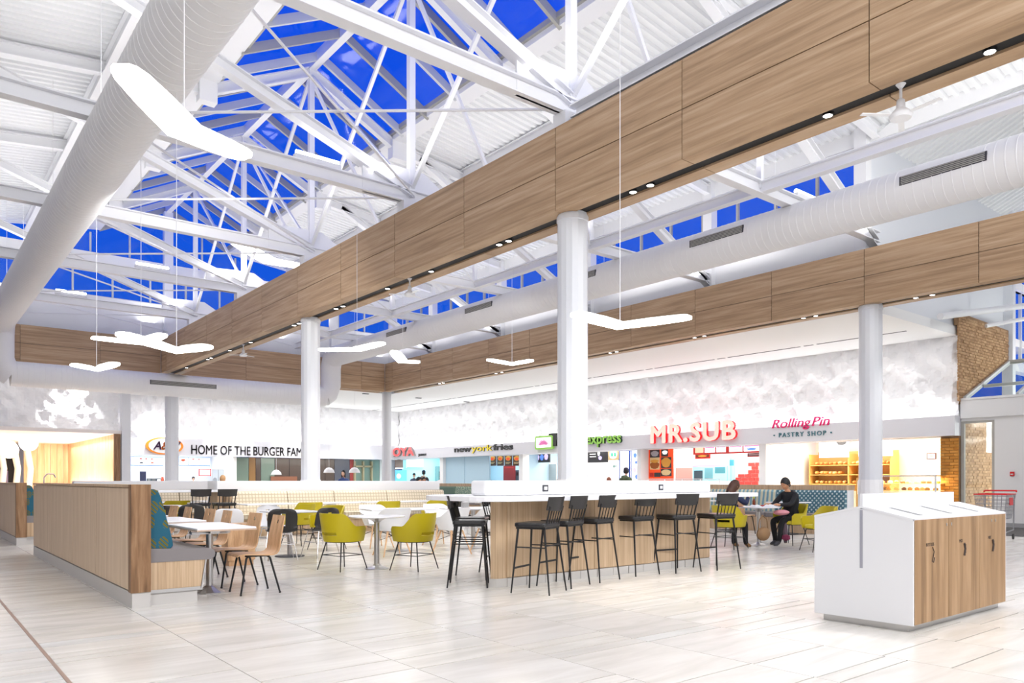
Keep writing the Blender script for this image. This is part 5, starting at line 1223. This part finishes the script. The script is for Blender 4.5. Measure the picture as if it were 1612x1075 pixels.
# ================================================================ RECYCLING STATION
WPB = mat('bin_white', (.70, .70, .72), .4)
t = thing('recycling_station', 'white pitched-top recycling station with three oak doors at lower right', 'recycling bin', (6.46, 2.78, 0))
Wd, Dp, ZE, ZR = 2.05, .86, .935, 1.03
hs = lambda p, x: (x, p[0], p[1])
gb = [(0, .06), (Dp, .06), (Dp, ZE), (Dp / 2, ZR), (0, ZE)]
obj('side_panel', MB().prism(gb, hs, 0, .02), WPB, t); obj('side_panel', MB().prism(gb, hs, Wd - .02, Wd), WPB, t)
obj('rear_panel', MB().box(.02, Wd - .02, Dp - .03, Dp, .06, ZE - .005), WPB, t)
obj('plinth', MB().box(.05, Wd - .03, .06, Dp - .06, 0, .06), STEEL, t)
# pitched top made of strips around three slots
def topz(y): return ZE + .006 + (ZR - ZE) * (1 - abs(y - Dp / 2) / (Dp / 2))
tp = MB(); slots = [.28, .9, 1.52]
def toppatch(mb, x0, x1, y0, y1):
    if x0 == 0: x0 = -.004
    if x1 == Wd: x1 = Wd + .004
    mb.add([(x0, y0, topz(y0)), (x1, y0, topz(y0)), (x1, y1, topz(y1)), (x0, y1, topz(y1)), (x0, y0, topz(y0) - .02), (x1, y0, topz(y0) - .02), (x1, y1, topz(y1) - .02), (x0, y1, topz(y1) - .02)], [(0,1,2,3),(7,6,5,4),(0,4,5,1),(1,5,6,2),(2,6,7,3),(3,7,4,0)])
toppatch(tp, 0, Wd, 0, .07); toppatch(tp, 0, Wd, .35, Dp / 2); toppatch(tp, 0, Wd, Dp / 2, Dp)
xs = [0] + [v for s_ in slots for v in (s_, s_ + .09)] + [Wd]
for k in range(0, len(xs), 2): toppatch(tp, xs[k], xs[k + 1], .07, .35)
obj('pitched_top', tp, WPB, t)
for k, s_ in enumerate(slots): obj('slot_liner', MB().box(s_ - .01, s_ + .1, .06, .36, ZE - .2, ZE - .04), DARKM, t)
obj('centre_fin', MB().box(.0, 1.9, Dp / 2 - .012, Dp / 2 + .012, ZR - .02, 1.14), WPB, t)
obj('side_groove', MB().box(-.004, .0, Dp / 2 - .012, Dp / 2 + .012, .5, 1.0), mat('groove_grey', sr(150, 150, 160), .5), t)
ds = [.02, .69, 1.38, Wd - .02]; PR_ = mat('printed_dark', (.05, .035, .03), .6)
FR = (Vector((1, 0, 0)), Vector((0, 0, 1)), Vector((0, -1, 0)))
for k in range(3):
    a, b = ds[k] + .004, ds[k + 1] - .004
    d = obj('door', MB().box(a, b, -.004, .018, .065, ZE - .008), OAKV, t)
    cx_ = (a + b) / 2 - .06
    text_parts(d, [(['BOTTLES', 'MIX', 'MIX'][k], PR_, PR_)], FR, (cx_ - .06, -.004, .70), [.15, .07, .07][k], .028, ext=.002, off=.0, single=True, part='door_print')
    ic = MB()
    if k == 0: ic.tube([(cx_ + .06, -.006, .69), (cx_ + .09, -.006, .65), (cx_ + .07, -.006, .6), (cx_ + .05, -.006, .57), (cx_ + .08, -.006, .56), (cx_ + .1, -.006, .6)], .004, 5)
    else: ic.tube([(cx_ + .04, -.006, .69), (cx_ + .06, -.006, .64), (cx_ + .04, -.006, .58)], .012, 6).tube([(cx_ + .07, -.006, .68), (cx_ + .07, -.006, .6)], .006, 5)
    obj('door_icon', ic, PR_, d)
for x in (.64, .74, 1.66, 1.76): obj('lock', MB().lathe([(.009, 0), (.009, .006)], n=8).__class__().box(x - .007, x + .007, -.009, -.004, .86, .885), STEEL, t)

# ================================================================ V PENDANTS
def vpend(pts, label, z=None, wd=None, total=1.75, drop=None):
    if z is None:
        z = 4.0
        for _ in range(12):
            A_, V_, B_ = [onz(*p, z) for p in pts]; ln = (A_ - V_).length + (B_ - V_).length; z = H + (z - H) * total / ln
    A_, V_, B_ = [onz(*p, z) for p in pts]
    t = thing('v_pendant', label, 'pendant lamp', V_, 0); A_ -= V_; B_ -= V_; hw = (wd or .27) / 2
    da, db = A_.normalized(), B_.normalized(); bis = (da + db); bis = bis.normalized() if bis.length > .05 else Vector((-da.y, da.x, 0))
    def arm(d, L_):
        n_ = Vector((-d.y, d.x, 0)); return [(0, 1.0), (.5, .97), (.85, .8), (.96, .6), (1, .35)], n_
    top = []
    pa, na = arm(da, A_.length); pb, nb = arm(db, B_.length)
    if na.dot(bis) < 0: na = -na
    if nb.dot(bis) < 0: nb = -nb
    inner = [A_ * u + na * hw * k for u, k in reversed(pa)][:-1] + [bis * hw * 1.1] + [B_ * u + nb * hw * k for u, k in pb][1:]
    outer = [B_ * u - nb * hw * k for u, k in reversed(pb)][:-1] + [-bis * hw * 1.1] + [A_ * u - na * hw * k for u, k in pa][1:]
    poly = [(p.x, p.y) for p in inner + outer]; c_ = len(poly)
    # diffuser: slim body with rounded underside
    n_ = c_; inn = [(p[0] * .97, p[1] * .97) for p in poly]
    mb = MB(); vs = [(x, y, .03) for x, y in poly] + [(x, y, 0) for x, y in poly]; mb.add(vs, [tuple(range(n_)), tuple(range(2 * n_ - 1, n_ - 1, -1))] + [(i, n_ + i, n_ + (i + 1) % n_, (i + 1) % n_) for i in range(n_)])
    obj('diffuser', mb, LAMP, t)
    obj('top_plate', MB().add([(x * .98, y * .98, .031) for x, y in poly] + [(x * .98, y * .98, .04) for x, y in poly], [tuple(range(n_ - 1, -1, -1)), tuple(range(n_, 2 * n_))] + [(i, (i + 1) % n_, n_ + (i + 1) % n_, n_ + i) for i in range(n_)]), WPL, t)
    obj('cable', MB().tube([(0, 0, .04), (0, 0, NZ - .13 - z if z < 6.5 else 1.8)], .005, 5), WPL, t)
    return t
vpend([(190, 106), (290, 208), (390, 250)], 'large glowing V lamp hanging in front of the left duct', total=1.75, wd=.34)
vpend([(368, 380), (425, 412), (500, 424)], 'glowing V lamp partly hidden behind the top of the near oak beam', z=8.2, wd=.6)
vpend([(144, 533), (222, 541), (257, 528)], 'glowing V lamp at far left behind another, wings level')
vpend([(188, 527), (278, 554), (329, 547)], 'glowing V lamp in front of another near the far left oak beam')
vpend([(115, 575), (152, 583), (183, 573)], 'lowest glowing V lamp at far left in front of the cross duct')
vpend([(904, 496), (976, 515), (1087, 501)], 'glowing V lamp right of the big column')
vpend([(768, 567), (806, 574), (838, 568)], 'glowing V lamp between the two big columns')
vpend([(502, 552), (562, 551), (603, 541)], 'glowing V lamp just right of the second column')
vpend([(620, 554), (634, 570), (661, 571)], 'small steeply seen glowing V lamp under the far oak beam corner')
# small directional fans
def build_fan():
    t = thing('ceiling_fan', '', 'ceiling fan')
    obj('rod', MB().tube([(0, 0, .1), (0, 0, .335)], .016, 8), STEELW, t); obj('canopy', MB().lathe([(.02, .29), (.05, .33)], n=14), STEELW, t)
    obj('motor', MB().lathe([(.10, -.03), (.115, .0), (.11, .02), (.045, .08), (.04, .16), (.02, .18)], n=20), STEELW, t, smooth=True)
    for k in range(3):
        an = 2 * PI * k / 3 + .4; d = Vector((math.cos(an), math.sin(an), 0)); obj('blade', MB().beam(d * .08 + Vector((0, 0, .01)), d * .42 + Vector((0, 0, .01)), .06, .006), WPL, t)
    return t
FAN = Series(build_fan)
for i, (px, py, X_) in enumerate(((1418, 180, 8.125), (645, 463, 8.125), (383, 555, 8.125))):
    q = onx(px, py, X_); FAN.put((q.x, q.y, ZB - .32 + .02), 0, ['white ceiling fan hung from the near oak beam at upper right', 'white ceiling fan hung from the near oak beam between the two columns', 'white ceiling fan hung from the near oak beam at its far end'][i], 'white ceiling fans')

# ================================================================ SHOPPING CART AND RAIL
t = thing('shopping_cart', 'grey wire shopping cart with red handle behind the recycling station', 'shopping cart', (18.2, 6.15, 0), face(-.2, -1) * 0 + math.radians(8))
cg = mat('cart_grey', (.28, .28, .30), .4, .5)
wires = MB()
def cl(u, v, zz): # basket tapers down
    s_ = .8 + .2 * (zz - .45) / .5; return ((u - .5) * .95 * s_, (v - .5) * .58 * s_, zz)
for zz in (.45, .53, .61, .69, .77, .85, .93): wires.tube([cl(0, 0, zz), cl(1, 0, zz), cl(1, 1, zz), cl(0, 1, zz), cl(0, 0, zz)], .005, 4)
for k in range(13):
    u = k / 12; wires.tube([cl(u, 0, .45), cl(u, 0, .96)], .004, 4); wires.tube([cl(u, 1, .45), cl(u, 1, .96)], .004, 4); wires.tube([cl(u, 0, .45), cl(u, 1, .45)], .004, 4)
for k in range(8): v = k / 7; wires.tube([cl(0, v, .45), cl(0, v, .96)], .004, 4); wires.tube([cl(1, v, .45), cl(1, v, .96)], .004, 4)
obj('wire_basket', wires, cg, t); obj('rim', MB().tube([cl(0, 0, .97), cl(1, 0, .97), cl(1, 1, .97), cl(0, 1, .97), cl(0, 0, .97)], .014, 6), RED, t)
obj('handle', MB().tube([(.5, -.3, 1.02), (.56, -.3, 1.04), (.56, .3, 1.04), (.5, .3, 1.02)], .018, 8), RED, t)
obj('frame', MB().tube([(.46, -.27, .95), (.42, -.26, .2), (-.4, -.22, .16)], .014, 6).tube([(.46, .27, .95), (.42, .26, .2), (-.4, .22, .16)], .014, 6).tube([(-.38, -.24, .5), (-.4, -.22, .16)], .012, 6).tube([(-.38, .24, .5), (-.4, .22, .16)], .012, 6), cg, t)
obj('sign_plate', MB().box(-.2, .14, -.305, -.295, .74, .9), RED, t)
for (x, y) in ((.4, -.26), (.4, .26), (-.38, -.22), (-.38, .22)): obj('wheel', MB().lathe([(.06, -.015), (.06, .015)], n=12).__class__().tube([(x, y - .015, .06), (x, y + .015, .06)], .06, 12), BLKP, t)
t = thing('barrier_rail', 'grey metal barrier rail with brass post at the right edge', 'barrier', (19.9, 6.0, 0)); BR_ = mat('brass', sr(196, 170, 110), .3, .8)
obj('post', MB().tube([(0, 0, 0), (0, 0, 1.0)], .03, 10), BR_, t); obj('foot', MB().lathe([(.09, 0), (.09, .012), (.03, .03)], n=14), BR_, t)
obj('rail', MB().tube([(0, 0, 1.0), (.1, -.1, 1.08), (2.5, -1.6, 1.08)], .025, 8).tube([(0, 0, .5), (2.5, -1.6, .5)], .025, 8), cg, t); obj('plate', MB().beam((.12, -.08, .52), (.12, -.08, 1.0), .02, .16), cg, t)

# ================================================================ PEOPLE
SKINC = {'tan': mat('skin_tan', sr(206, 150, 112), .5), 'fair': mat('skin_fair', sr(232, 188, 158), .5), 'brown': mat('skin_brown', sr(150, 100, 72), .5)}
EYE = mat('eye_dark', (.02, .015, .012), .3); LIP = mat('lip', sr(176, 96, 88), .5)
def cloth(r, g, b): return mat('cloth_%d_%d_%d' % (r, g, b), sr(r, g, b), .85)
HAIRB = mat('hair_black', (.012, .01, .009), .5); HAIRN = mat('hair_brown', sr(84, 52, 36), .55); HAIRL = mat('hair_blonde', sr(206, 160, 110), .55)
BONES = [ # joint, parent, radius, material slot (0 skin 1 top 2 trousers 3 shoe)
 ('pelvis', None, .125, 2), ('belly', 'pelvis', .125, 1), ('chest', 'belly', .145, 1), ('neck', 'chest', .06, 1), ('head0', 'neck', .048, 0),
 ('shL', 'chest', .072, 1), ('elL', 'shL', .052, 1), ('wrL', 'elL', .034, 1), ('haL', 'wrL', .03, 0), ('shR', 'chest', .072, 1), ('elR', 'shR', .052, 1), ('wrR', 'elR', .034, 1), ('haR', 'wrR', .03, 0),
 ('hipL', 'pelvis', .092, 2), ('knL', 'hipL', .066, 2), ('anL', 'knL', .046, 2), ('toL', 'anL', .036, 3), ('hipR', 'pelvis', .092, 2), ('knR', 'hipR', .066, 2), ('anR', 'knR', .046, 2), ('toR', 'anR', .036, 3)]
def pose(kind):
    if kind == 'sit':
        P = dict(pelvis=(0, 0, .56), belly=(0, .02, .70), chest=(0, .06, .93), neck=(0, .10, 1.09), head0=(0, .14, 1.16), shL=(-.165, .07, 1.01), shR=(.165, .07, 1.01),
                 elL=(-.22, .23, .84), elR=(.22, .23, .84), wrL=(-.14, .44, .82), wrR=(.14, .44, .82), haL=(-.11, .51, .81), haR=(.11, .51, .81), hipL=(-.09, .03, .54), hipR=(.09, .03, .54),
                 knL=(-.11, .43, .52), knR=(.11, .43, .52), anL=(-.11, .38, .1), anR=(.11, .46, .1), toL=(-.11, .53, .045), toR=(.11, .61, .045))
    else:
        P = dict(pelvis=(0, 0, .94), belly=(0, .01, 1.08), chest=(0, 0, 1.30), neck=(0, -.005, 1.47), head0=(0, .01, 1.54), shL=(-.18, 0, 1.39), shR=(.18, 0, 1.39),
                 elL=(-.23, .0, 1.10), elR=(.23, .0, 1.10), wrL=(-.22, .10, .87), wrR=(.22, .10, .87), haL=(-.21, .13, .80), haR=(.21, .13, .80), hipL=(-.09, 0, .92), hipR=(.09, 0, .92),
                 knL=(-.10, .02, .50), knR=(.10, .02, .50), anL=(-.10, -.01, .08), anR=(.10, -.01, .08), toL=(-.11, .14, .035), toR=(.11, .14, .035))
    return {k: Vector(v) for k, v in P.items()}
def person(label, loc, rz, kind='stand', skin='tan', top=(40, 40, 46), trou=(30, 30, 34), shoe=(60, 50, 44), hair=HAIRB, mods=None, tilt=0.0, hairstyle='short', hood=None, cap=None, detail=False, scale=1.0, pack=None, sub=1):
    P = pose(kind)
    for k, v in (mods or {}).items(): P[k] = Vector(v)
    verts, edges, rad, mt = [], [], [], []; idx = {}
    for n_, par, r, m_ in BONES:
        idx[n_] = len(verts); verts.append(P[n_]); rad.append(r); mt.append(m_)
        if par: edges.append((idx[par], idx[n_]))
    for s_, sg in (('L', 1), ('R', -1)):   # fingers and thumb
        w_, h_ = P['wr' + s_], P['ha' + s_]; d = (h_ - w_).normalized(); sd = Vector((0, 0, 1)).cross(d); sd = sd.normalized() if sd.length > .1 else Vector((1, 0, 0)); dn_ = d.cross(sd)
        for q, (off, ln) in enumerate(((-.026, .062), (-.009, .072), (.009, .068), (.026, .052))):
            a = h_ + sd * off; k1 = a + d * ln * .55 - dn_ * .006; k2 = a + d * ln - Vector((0, 0, .022))
            b = len(verts); verts += [a, k1, k2]; rad += [.0115, .0095, .0075]; mt += [0, 0, 0]; edges += [(idx['ha' + s_], b), (b, b + 1), (b + 1, b + 2)]
        a = w_.lerp(h_, .55) + sd * .03 * sg; k1 = a + d * .03 + sd * .022 * sg; k2 = k1 + d * .028
        b = len(verts); verts += [a, k1, k2]; rad += [.013, .011, .009]; mt += [0, 0, 0]; edges += [(idx['wr' + s_], b), (b, b + 1), (b + 1, b + 2)]
    me = bpy.data.meshes.new('sk'); me.from_pydata([tuple(v) for v in verts], edges, [])
    o = bpy.data.objects.new('sk', me); COL.objects.link(o); sm = o.modifiers.new('s', 'SKIN'); sm.use_smooth_shade = True
    for i, sv in enumerate(me.skin_vertices[0].data): sv.radius = (rad[i], rad[i] * (.78 if i in (idx['chest'], idx['belly'], idx['pelvis']) else 1)); sv.use_root = (i == 0)
    ss = o.modifiers.new('u', 'SUBSURF'); ss.levels = sub; ss.render_levels = sub
    bpy.context.view_layer.update(); ev = o.evaluated_get(bpy.context.evaluated_depsgraph_get()); body = bpy.data.meshes.new_from_object(ev); bpy.data.objects.remove(o)
    segs = [(verts[a], verts[b], mt[b]) for a, b in edges]
    vs = [v.co.copy() for v in body.vertices]; fs = [tuple(p.vertices) for p in body.polygons]; ms = []
    for p_ in body.polygons:
        c = p_.center; best = 9; bm_ = 1
        for a, b, m_ in segs:
            ab = b - a; u = max(0, min(1, (c - a).dot(ab) / max(ab.length_squared, 1e-9))); d = (c - a - ab * u).length
            if d < best: best = d; bm_ = m_
        ms.append(bm_)
    # head: shaped ovoid with brow, nose, mouth, eyes, ears in the same mesh
    hc = P['head0'] + Vector((0, .015, .095)); rot = Matrix.Rotation(tilt, 3, 'X'); nU, nV = 20, 14; b = len(vs)
    for i in range(nV + 1):
        ph = PI * i / nV; zz_ = -math.cos(ph)
        for k in range(nU):
            an = 2 * PI * k / nU; r_ = max(math.sin(ph), .02); x = .074 * r_ * math.cos(an); y = .095 * r_ * math.sin(an)
            if zz_ < -.1: x *= 1 - .32 * (-zz_ - .1); y = y * (1 - .12 * (-zz_ - .1)) + (.012 if y > 0 else .02) * (-zz_)
            fr = max(0, math.sin(an)) ** 10 * r_
            if -.35 < zz_ < .12: y += .022 * fr * (1 - abs(zz_ + .22) / .36)
            vs.append(hc + rot @ Vector((x, y, zz_ * .118)))
    for i in range(nV):
        for k in range(nU): fs.append((b + i * nU + k, b + i * nU + (k + 1) % nU, b + (i + 1) * nU + (k + 1) % nU, b + (i + 1) * nU + k)); ms.append(0)
    fs += [tuple(b + k for k in range(nU - 1, -1, -1)), tuple(b + nV * nU + k for k in range(nU))]; ms += [0, 0]
    ex = MB()
    for sg in (-1, 1): ex.ell(tuple(hc + rot @ Vector((sg * .03, .086, .0))), .012, .006, .007, 8, 5, 4); ex.ell(tuple(hc + rot @ Vector((sg * .076, -.005, -.012))), .008, .018, .03, 8, 5, 0)
    ex.ell(tuple(hc + rot @ Vector((0, .094, -.058))), .022, .006, .006, 8, 5, 5)
    bb = len(vs); vs += [Vector(v) for v in ex.v]; fs += [tuple(bb + i for i in f) for f in ex.f]; ms += ex.m
    me = bpy.data.meshes.new('person'); me.from_pydata([tuple(v) for v in vs], [], fs)
    for m_ in (SKINC[skin], cloth(*top), cloth(*trou), cloth(*shoe), EYE, LIP): me.materials.append(m_)
    me.polygons.foreach_set('material_index', ms); me.polygons.foreach_set('use_smooth', [True] * len(fs)); me.update()
    t = bpy.data.objects.new('person', me); COL.objects.link(t); t.location = loc; t.rotation_euler = (0, 0, rz); t.scale = (scale,) * 3; tag(t, label, 'person')
    # hair
    hb = MB(); rows = []
    r_ = random.Random(len(label))
    for i in range(9):
        rows.append(i / 8)
    n2 = 22
    for i, f in enumerate(rows):
        for k in range(n2):
            an = 2 * PI * k / n2; front = max(0, math.sin(an))
            lim = math.radians(124 - 58 * front ** .8) if hairstyle != 'long' else math.radians(135 - 78 * front ** .7)
            ph = lim * f; rr = 1.13 + .05 * math.sin(7 * an + 3 * i) * f
            v = Vector((.076 * rr * math.sin(ph) * math.cos(an), .098 * rr * math.sin(ph) * math.sin(an) - .004, .125 * math.cos(ph) * 1.06))
            if hairstyle == 'long' and f > .85 and front < .3: v.z -= .12 * (1 - front); v.x *= .95
            hb.v.append(tuple(hc + rot @ v))
    for i in range(8):
        for k in range(n2): hb.f.append((i * n2 + k, i * n2 + (k + 1) % n2, (i + 1) * n2 + (k + 1) % n2, (i + 1) * n2 + k)); hb.m.append(0)
    obj('hair', hb, hair, t, smooth=True)
    if hood: # folded hood on the shoulders
        nk = P['neck']; obj('hood', MB().tube([nk + Vector((.09 * math.cos(a), -.03 + .085 * math.sin(a), -.01 + .03 * math.cos(a * .5))) for a in [PI * (.95 + 1.1 * q / 10) for q in range(11)]], [.03, .042, .05, .056, .06, .062, .06, .056, .05, .042, .03], 10), cloth(*hood), t, smooth=True)
    if cap: obj('cap', MB().lathe([(.088, .03), (.09, .06), (.07, .11), (.03, .135), (0, .14)], tuple(hc), 18, sy=1.15).box(hc.x - .06, hc.x + .06, hc.y + .08, hc.y + .16, hc.z + .035, hc.z + .045), cloth(*cap), t, smooth=True)
    if pack: obj('backpack', MB().box(-.15, .15, P['chest'].y - .32, P['chest'].y - .12, P['belly'].z - .05, P['chest'].z + .12), cloth(*pack), t, bevel=.05)
    return t
# the pair at the round table
man = person('person in a black hooded jacket sitting and eating at the round table', (13.78, 8.25, -.04), face(-1, .12), 'sit', 'tan', (30, 31, 35), (22, 22, 24), (70, 70, 74), HAIRB,
    dict(neck=(0, .12, 1.08), head0=(0, .17, 1.14), elL=(-.2, .28, .83), elR=(.22, .26, .82), wrL=(-.08, .50, .83), wrR=(.12, .50, .83), haL=(-.06, .57, .83), haR=(.09, .57, .83), anR=(.12, .33, .1), toR=(.12, .48, .045), anL=(-.1, .50, .1), toL=(-.1, .65, .045)), tilt=-.38, hood=(36, 37, 42))
her = person('person in a navy puffer jacket leaning over the round table, face down', (12.02, 8.55, -.04), face(1, -.05), 'sit', 'tan', (44, 52, 84), (26, 24, 26), (140, 104, 66), HAIRN,
    dict(chest=(0, .12, .92), neck=(0, .2, 1.05), head0=(0, .25, 1.10), shL=(-.165, .13, 1.0), shR=(.165, .13, 1.0), elR=(.24, .3, .86), wrR=(.16, .46, .98), haR=(.13, .52, 1.03), elL=(-.22, .3, .84), wrL=(-.12, .5, .81), haL=(-.1, .57, .81)), tilt=-.8, hairstyle='long')
RND.put((12.95, 8.45, 0), 0, 'round white table between the two eating people')
# things on and under their table
t = thing('sauce_bottle', 'small brown sauce bottle with green cap on the eating pair\'s table', 'bottle', (13.05, 8.62, .755)); obj('body', MB().lathe([(.028, 0), (.03, .01), (.03, .1), (.012, .14), (.012, .16)], n=12), mat('sauce_brown', sr(120, 50, 20), .2), t, smooth=True); obj('cap', MB().lathe([(.016, .155), (.016, .19)], n=10), mat('cap_green', sr(190, 200, 60), .4), t)
for i, (x, y) in enumerate(((12.75, 8.4), (13.2, 8.3), (13.0, 8.25))): tag(obj('paper_wrap', MB().add([(x - .1, y - .08, .757), (x + .1, y - .09, .757), (x + .09, y + .08, .757), (x - .11, y + .07, .757), (x - .05, y - .03, .79), (x + .04, y - .04, .80), (x + .05, y + .04, .785), (x - .06, y + .03, .80)], [(3,2,1,0),(4,5,6,7),(0,1,5,4),(1,2,6,5),(2,3,7,6),(3,0,4,7)]), WPL), ['crumpled white food wrap on the left of the eating pair\'s table', 'crumpled white food wrap before the person in black', 'crumpled white food wrap in the middle of the round table'][i], 'food wrap')
t = thing('food_tray', 'small red and white food tray in front of the person in black', 'tray', (13.3, 8.5, .757)); obj('tray_body', MB().box(-.1, .1, -.07, .07, 0, .02), RED, t); obj('food', MB().ell((0, 0, .03), .07, .04, .025, 10, 6), mat('food_gold', sr(214, 170, 110), .6), t, smooth=True)
tag(obj('shoulder_bag', MB().ell((12.72, 8.2, .25), .19, .09, .13, 14, 10).tube([(12.56, 8.2, .3), (12.6, 8.2, .52), (12.72, 8.22, .6), (12.84, 8.2, .52), (12.88, 8.2, .3)], .012, 6), mat('bag_tan', sr(150, 116, 80), .7), smooth=True), 'tan shoulder bag slung low beside the woman\'s knees', 'bag')
t = thing('folding_umbrella', 'dark red umbrella leaning on the seated man\'s knees under the table', 'umbrella', (13.32, 8.1, 0)); obj('canopy', MB().tube([(0, 0, .06), (.05, .05, .25), (.12, .1, .55)], [.03, .06, .03], 8), cloth(90, 74, 82), t, smooth=True); obj('tip_cluster', MB().lathe([(.02, .1), (.08, .13), (.07, .2), (.02, .22)], (-.02, -.02, 0), 12), cloth(120, 40, 70), t); obj('handle', MB().tube([(.12, .1, .55), (.15, .13, .7)], .012, 6), BLKP, t)
tag(obj('folded_coat', MB().ell((13.3, 8.18, .64), .2, .13, .055, 14, 8), cloth(222, 150, 158), smooth=True), 'pink folded coat across the seated man\'s lap', 'coat')
# more people farther off
def pp(px, py, depth): d = ray(px, py); return (d[0] * depth, d[1] * depth, 0)
def standing(label, px, depth, face_, **k): x, y, _ = pp(px, 757, depth); return person(label, (x, y, 0), face_, 'stand', **k)
standing('person in olive green hooded sweater and dark cap seen from behind', 985, 24.0, face(.95, .3), top=(88, 104, 80), hood=(96, 112, 88), cap=(60, 56, 74), trou=(40, 44, 60), skin='fair', scale=.95)
person('person with auburn hair sitting near the noodle counter', (*pp(957, 757, 25.3)[:2], .0), face(.8, .5), 'sit', 'fair', (140, 90, 80), (40, 40, 50), hair=mat('hair_auburn', sr(140, 76, 50), .5), hairstyle='long')
standing('person in a dark cap standing in the far corner kitchen at left', 652, 41.5, face(-.6, -.8), top=(60, 70, 90), trou=(40, 40, 50), cap=(40, 38, 50), skin='fair', scale=.95)
standing('person in a navy hood and scarf standing near the far corner kitchen', 667, 36.0, face(.6, .8), top=(60, 40, 50), hood=(190, 170, 150), trou=(40, 40, 50), cap=(34, 34, 60), scale=1.0)
standing('person in white shirt working in the far corner kitchen doorway', 694, 41.8, face(-.5, -.8), top=(230, 230, 235), trou=(40, 40, 50), scale=.9)
person('left one of two seated heads above the right end of the plaid banquette', (*pp(654, 757, 24.5)[:2], 0), face(.2, -1), 'sit', 'tan', (90, 110, 150), (40, 40, 50))
person('right one of two seated heads above the right end of the plaid banquette', (*pp(665, 757, 25.3)[:2], 0), face(-.3, -1), 'sit', 'tan', (40, 40, 44), (40, 40, 50), hairstyle='long')
person('person in a black jacket bent over a table left of the bar upstand', (*pp(762, 757, 22.5)[:2], -.03), face(.3, -.95), 'sit', 'brown', (34, 36, 44), (30, 30, 34), mods=dict(head0=(0, .24, 1.08), neck=(0, .17, 1.03)), tilt=-.5)
SQT.put((10.0 + 3.0, 18.2, 0), 0, 'white table in front of the person bent over at the bar\'s left', 'square white tables')
standing('dark haired smiling person seen above the plaid banquette left of the middle', 541, 27.5, face(-.75, -.6), top=(70, 90, 140), trou=(40, 40, 50), skin='fair', hairstyle='long', scale=.93)
standing('person in a purple jacket with a backpack leaning behind the plaid banquette', 350, 20.4, face(.8, .4), top=(160, 50, 160), trou=(50, 50, 60), hair=HAIRL, skin='fair', scale=.80, pack=(150, 44, 150))
standing('person with brown hair working behind the burger counter', 304, 40.6, face(.1, -1), top=(50, 50, 60), hair=HAIRN, skin='fair', scale=.84, cap=(60, 56, 60))
t = thing('napkin_dispenser', 'small box of napkins on a white table by the long white tables', 'napkin holder', (8.2, 11.55, .755)); obj('box', MB().box(-.06, .06, -.05, .05, 0, .1), STEEL, t, bevel=.008); obj('napkin', MB().box(-.04, .04, -.03, .03, .1, .12), WPL, t)
t = thing('wooden_waste_box', 'light wooden box with carved letters behind the nearest booth table', 'box', (3.95, 11.4, 0)); obj('body', MB().box(-.2, .2, -.15, .15, .08, .62), PLY, t); obj('foot', MB().box(-.18, .18, -.13, .13, 0, .08), PLY, t)
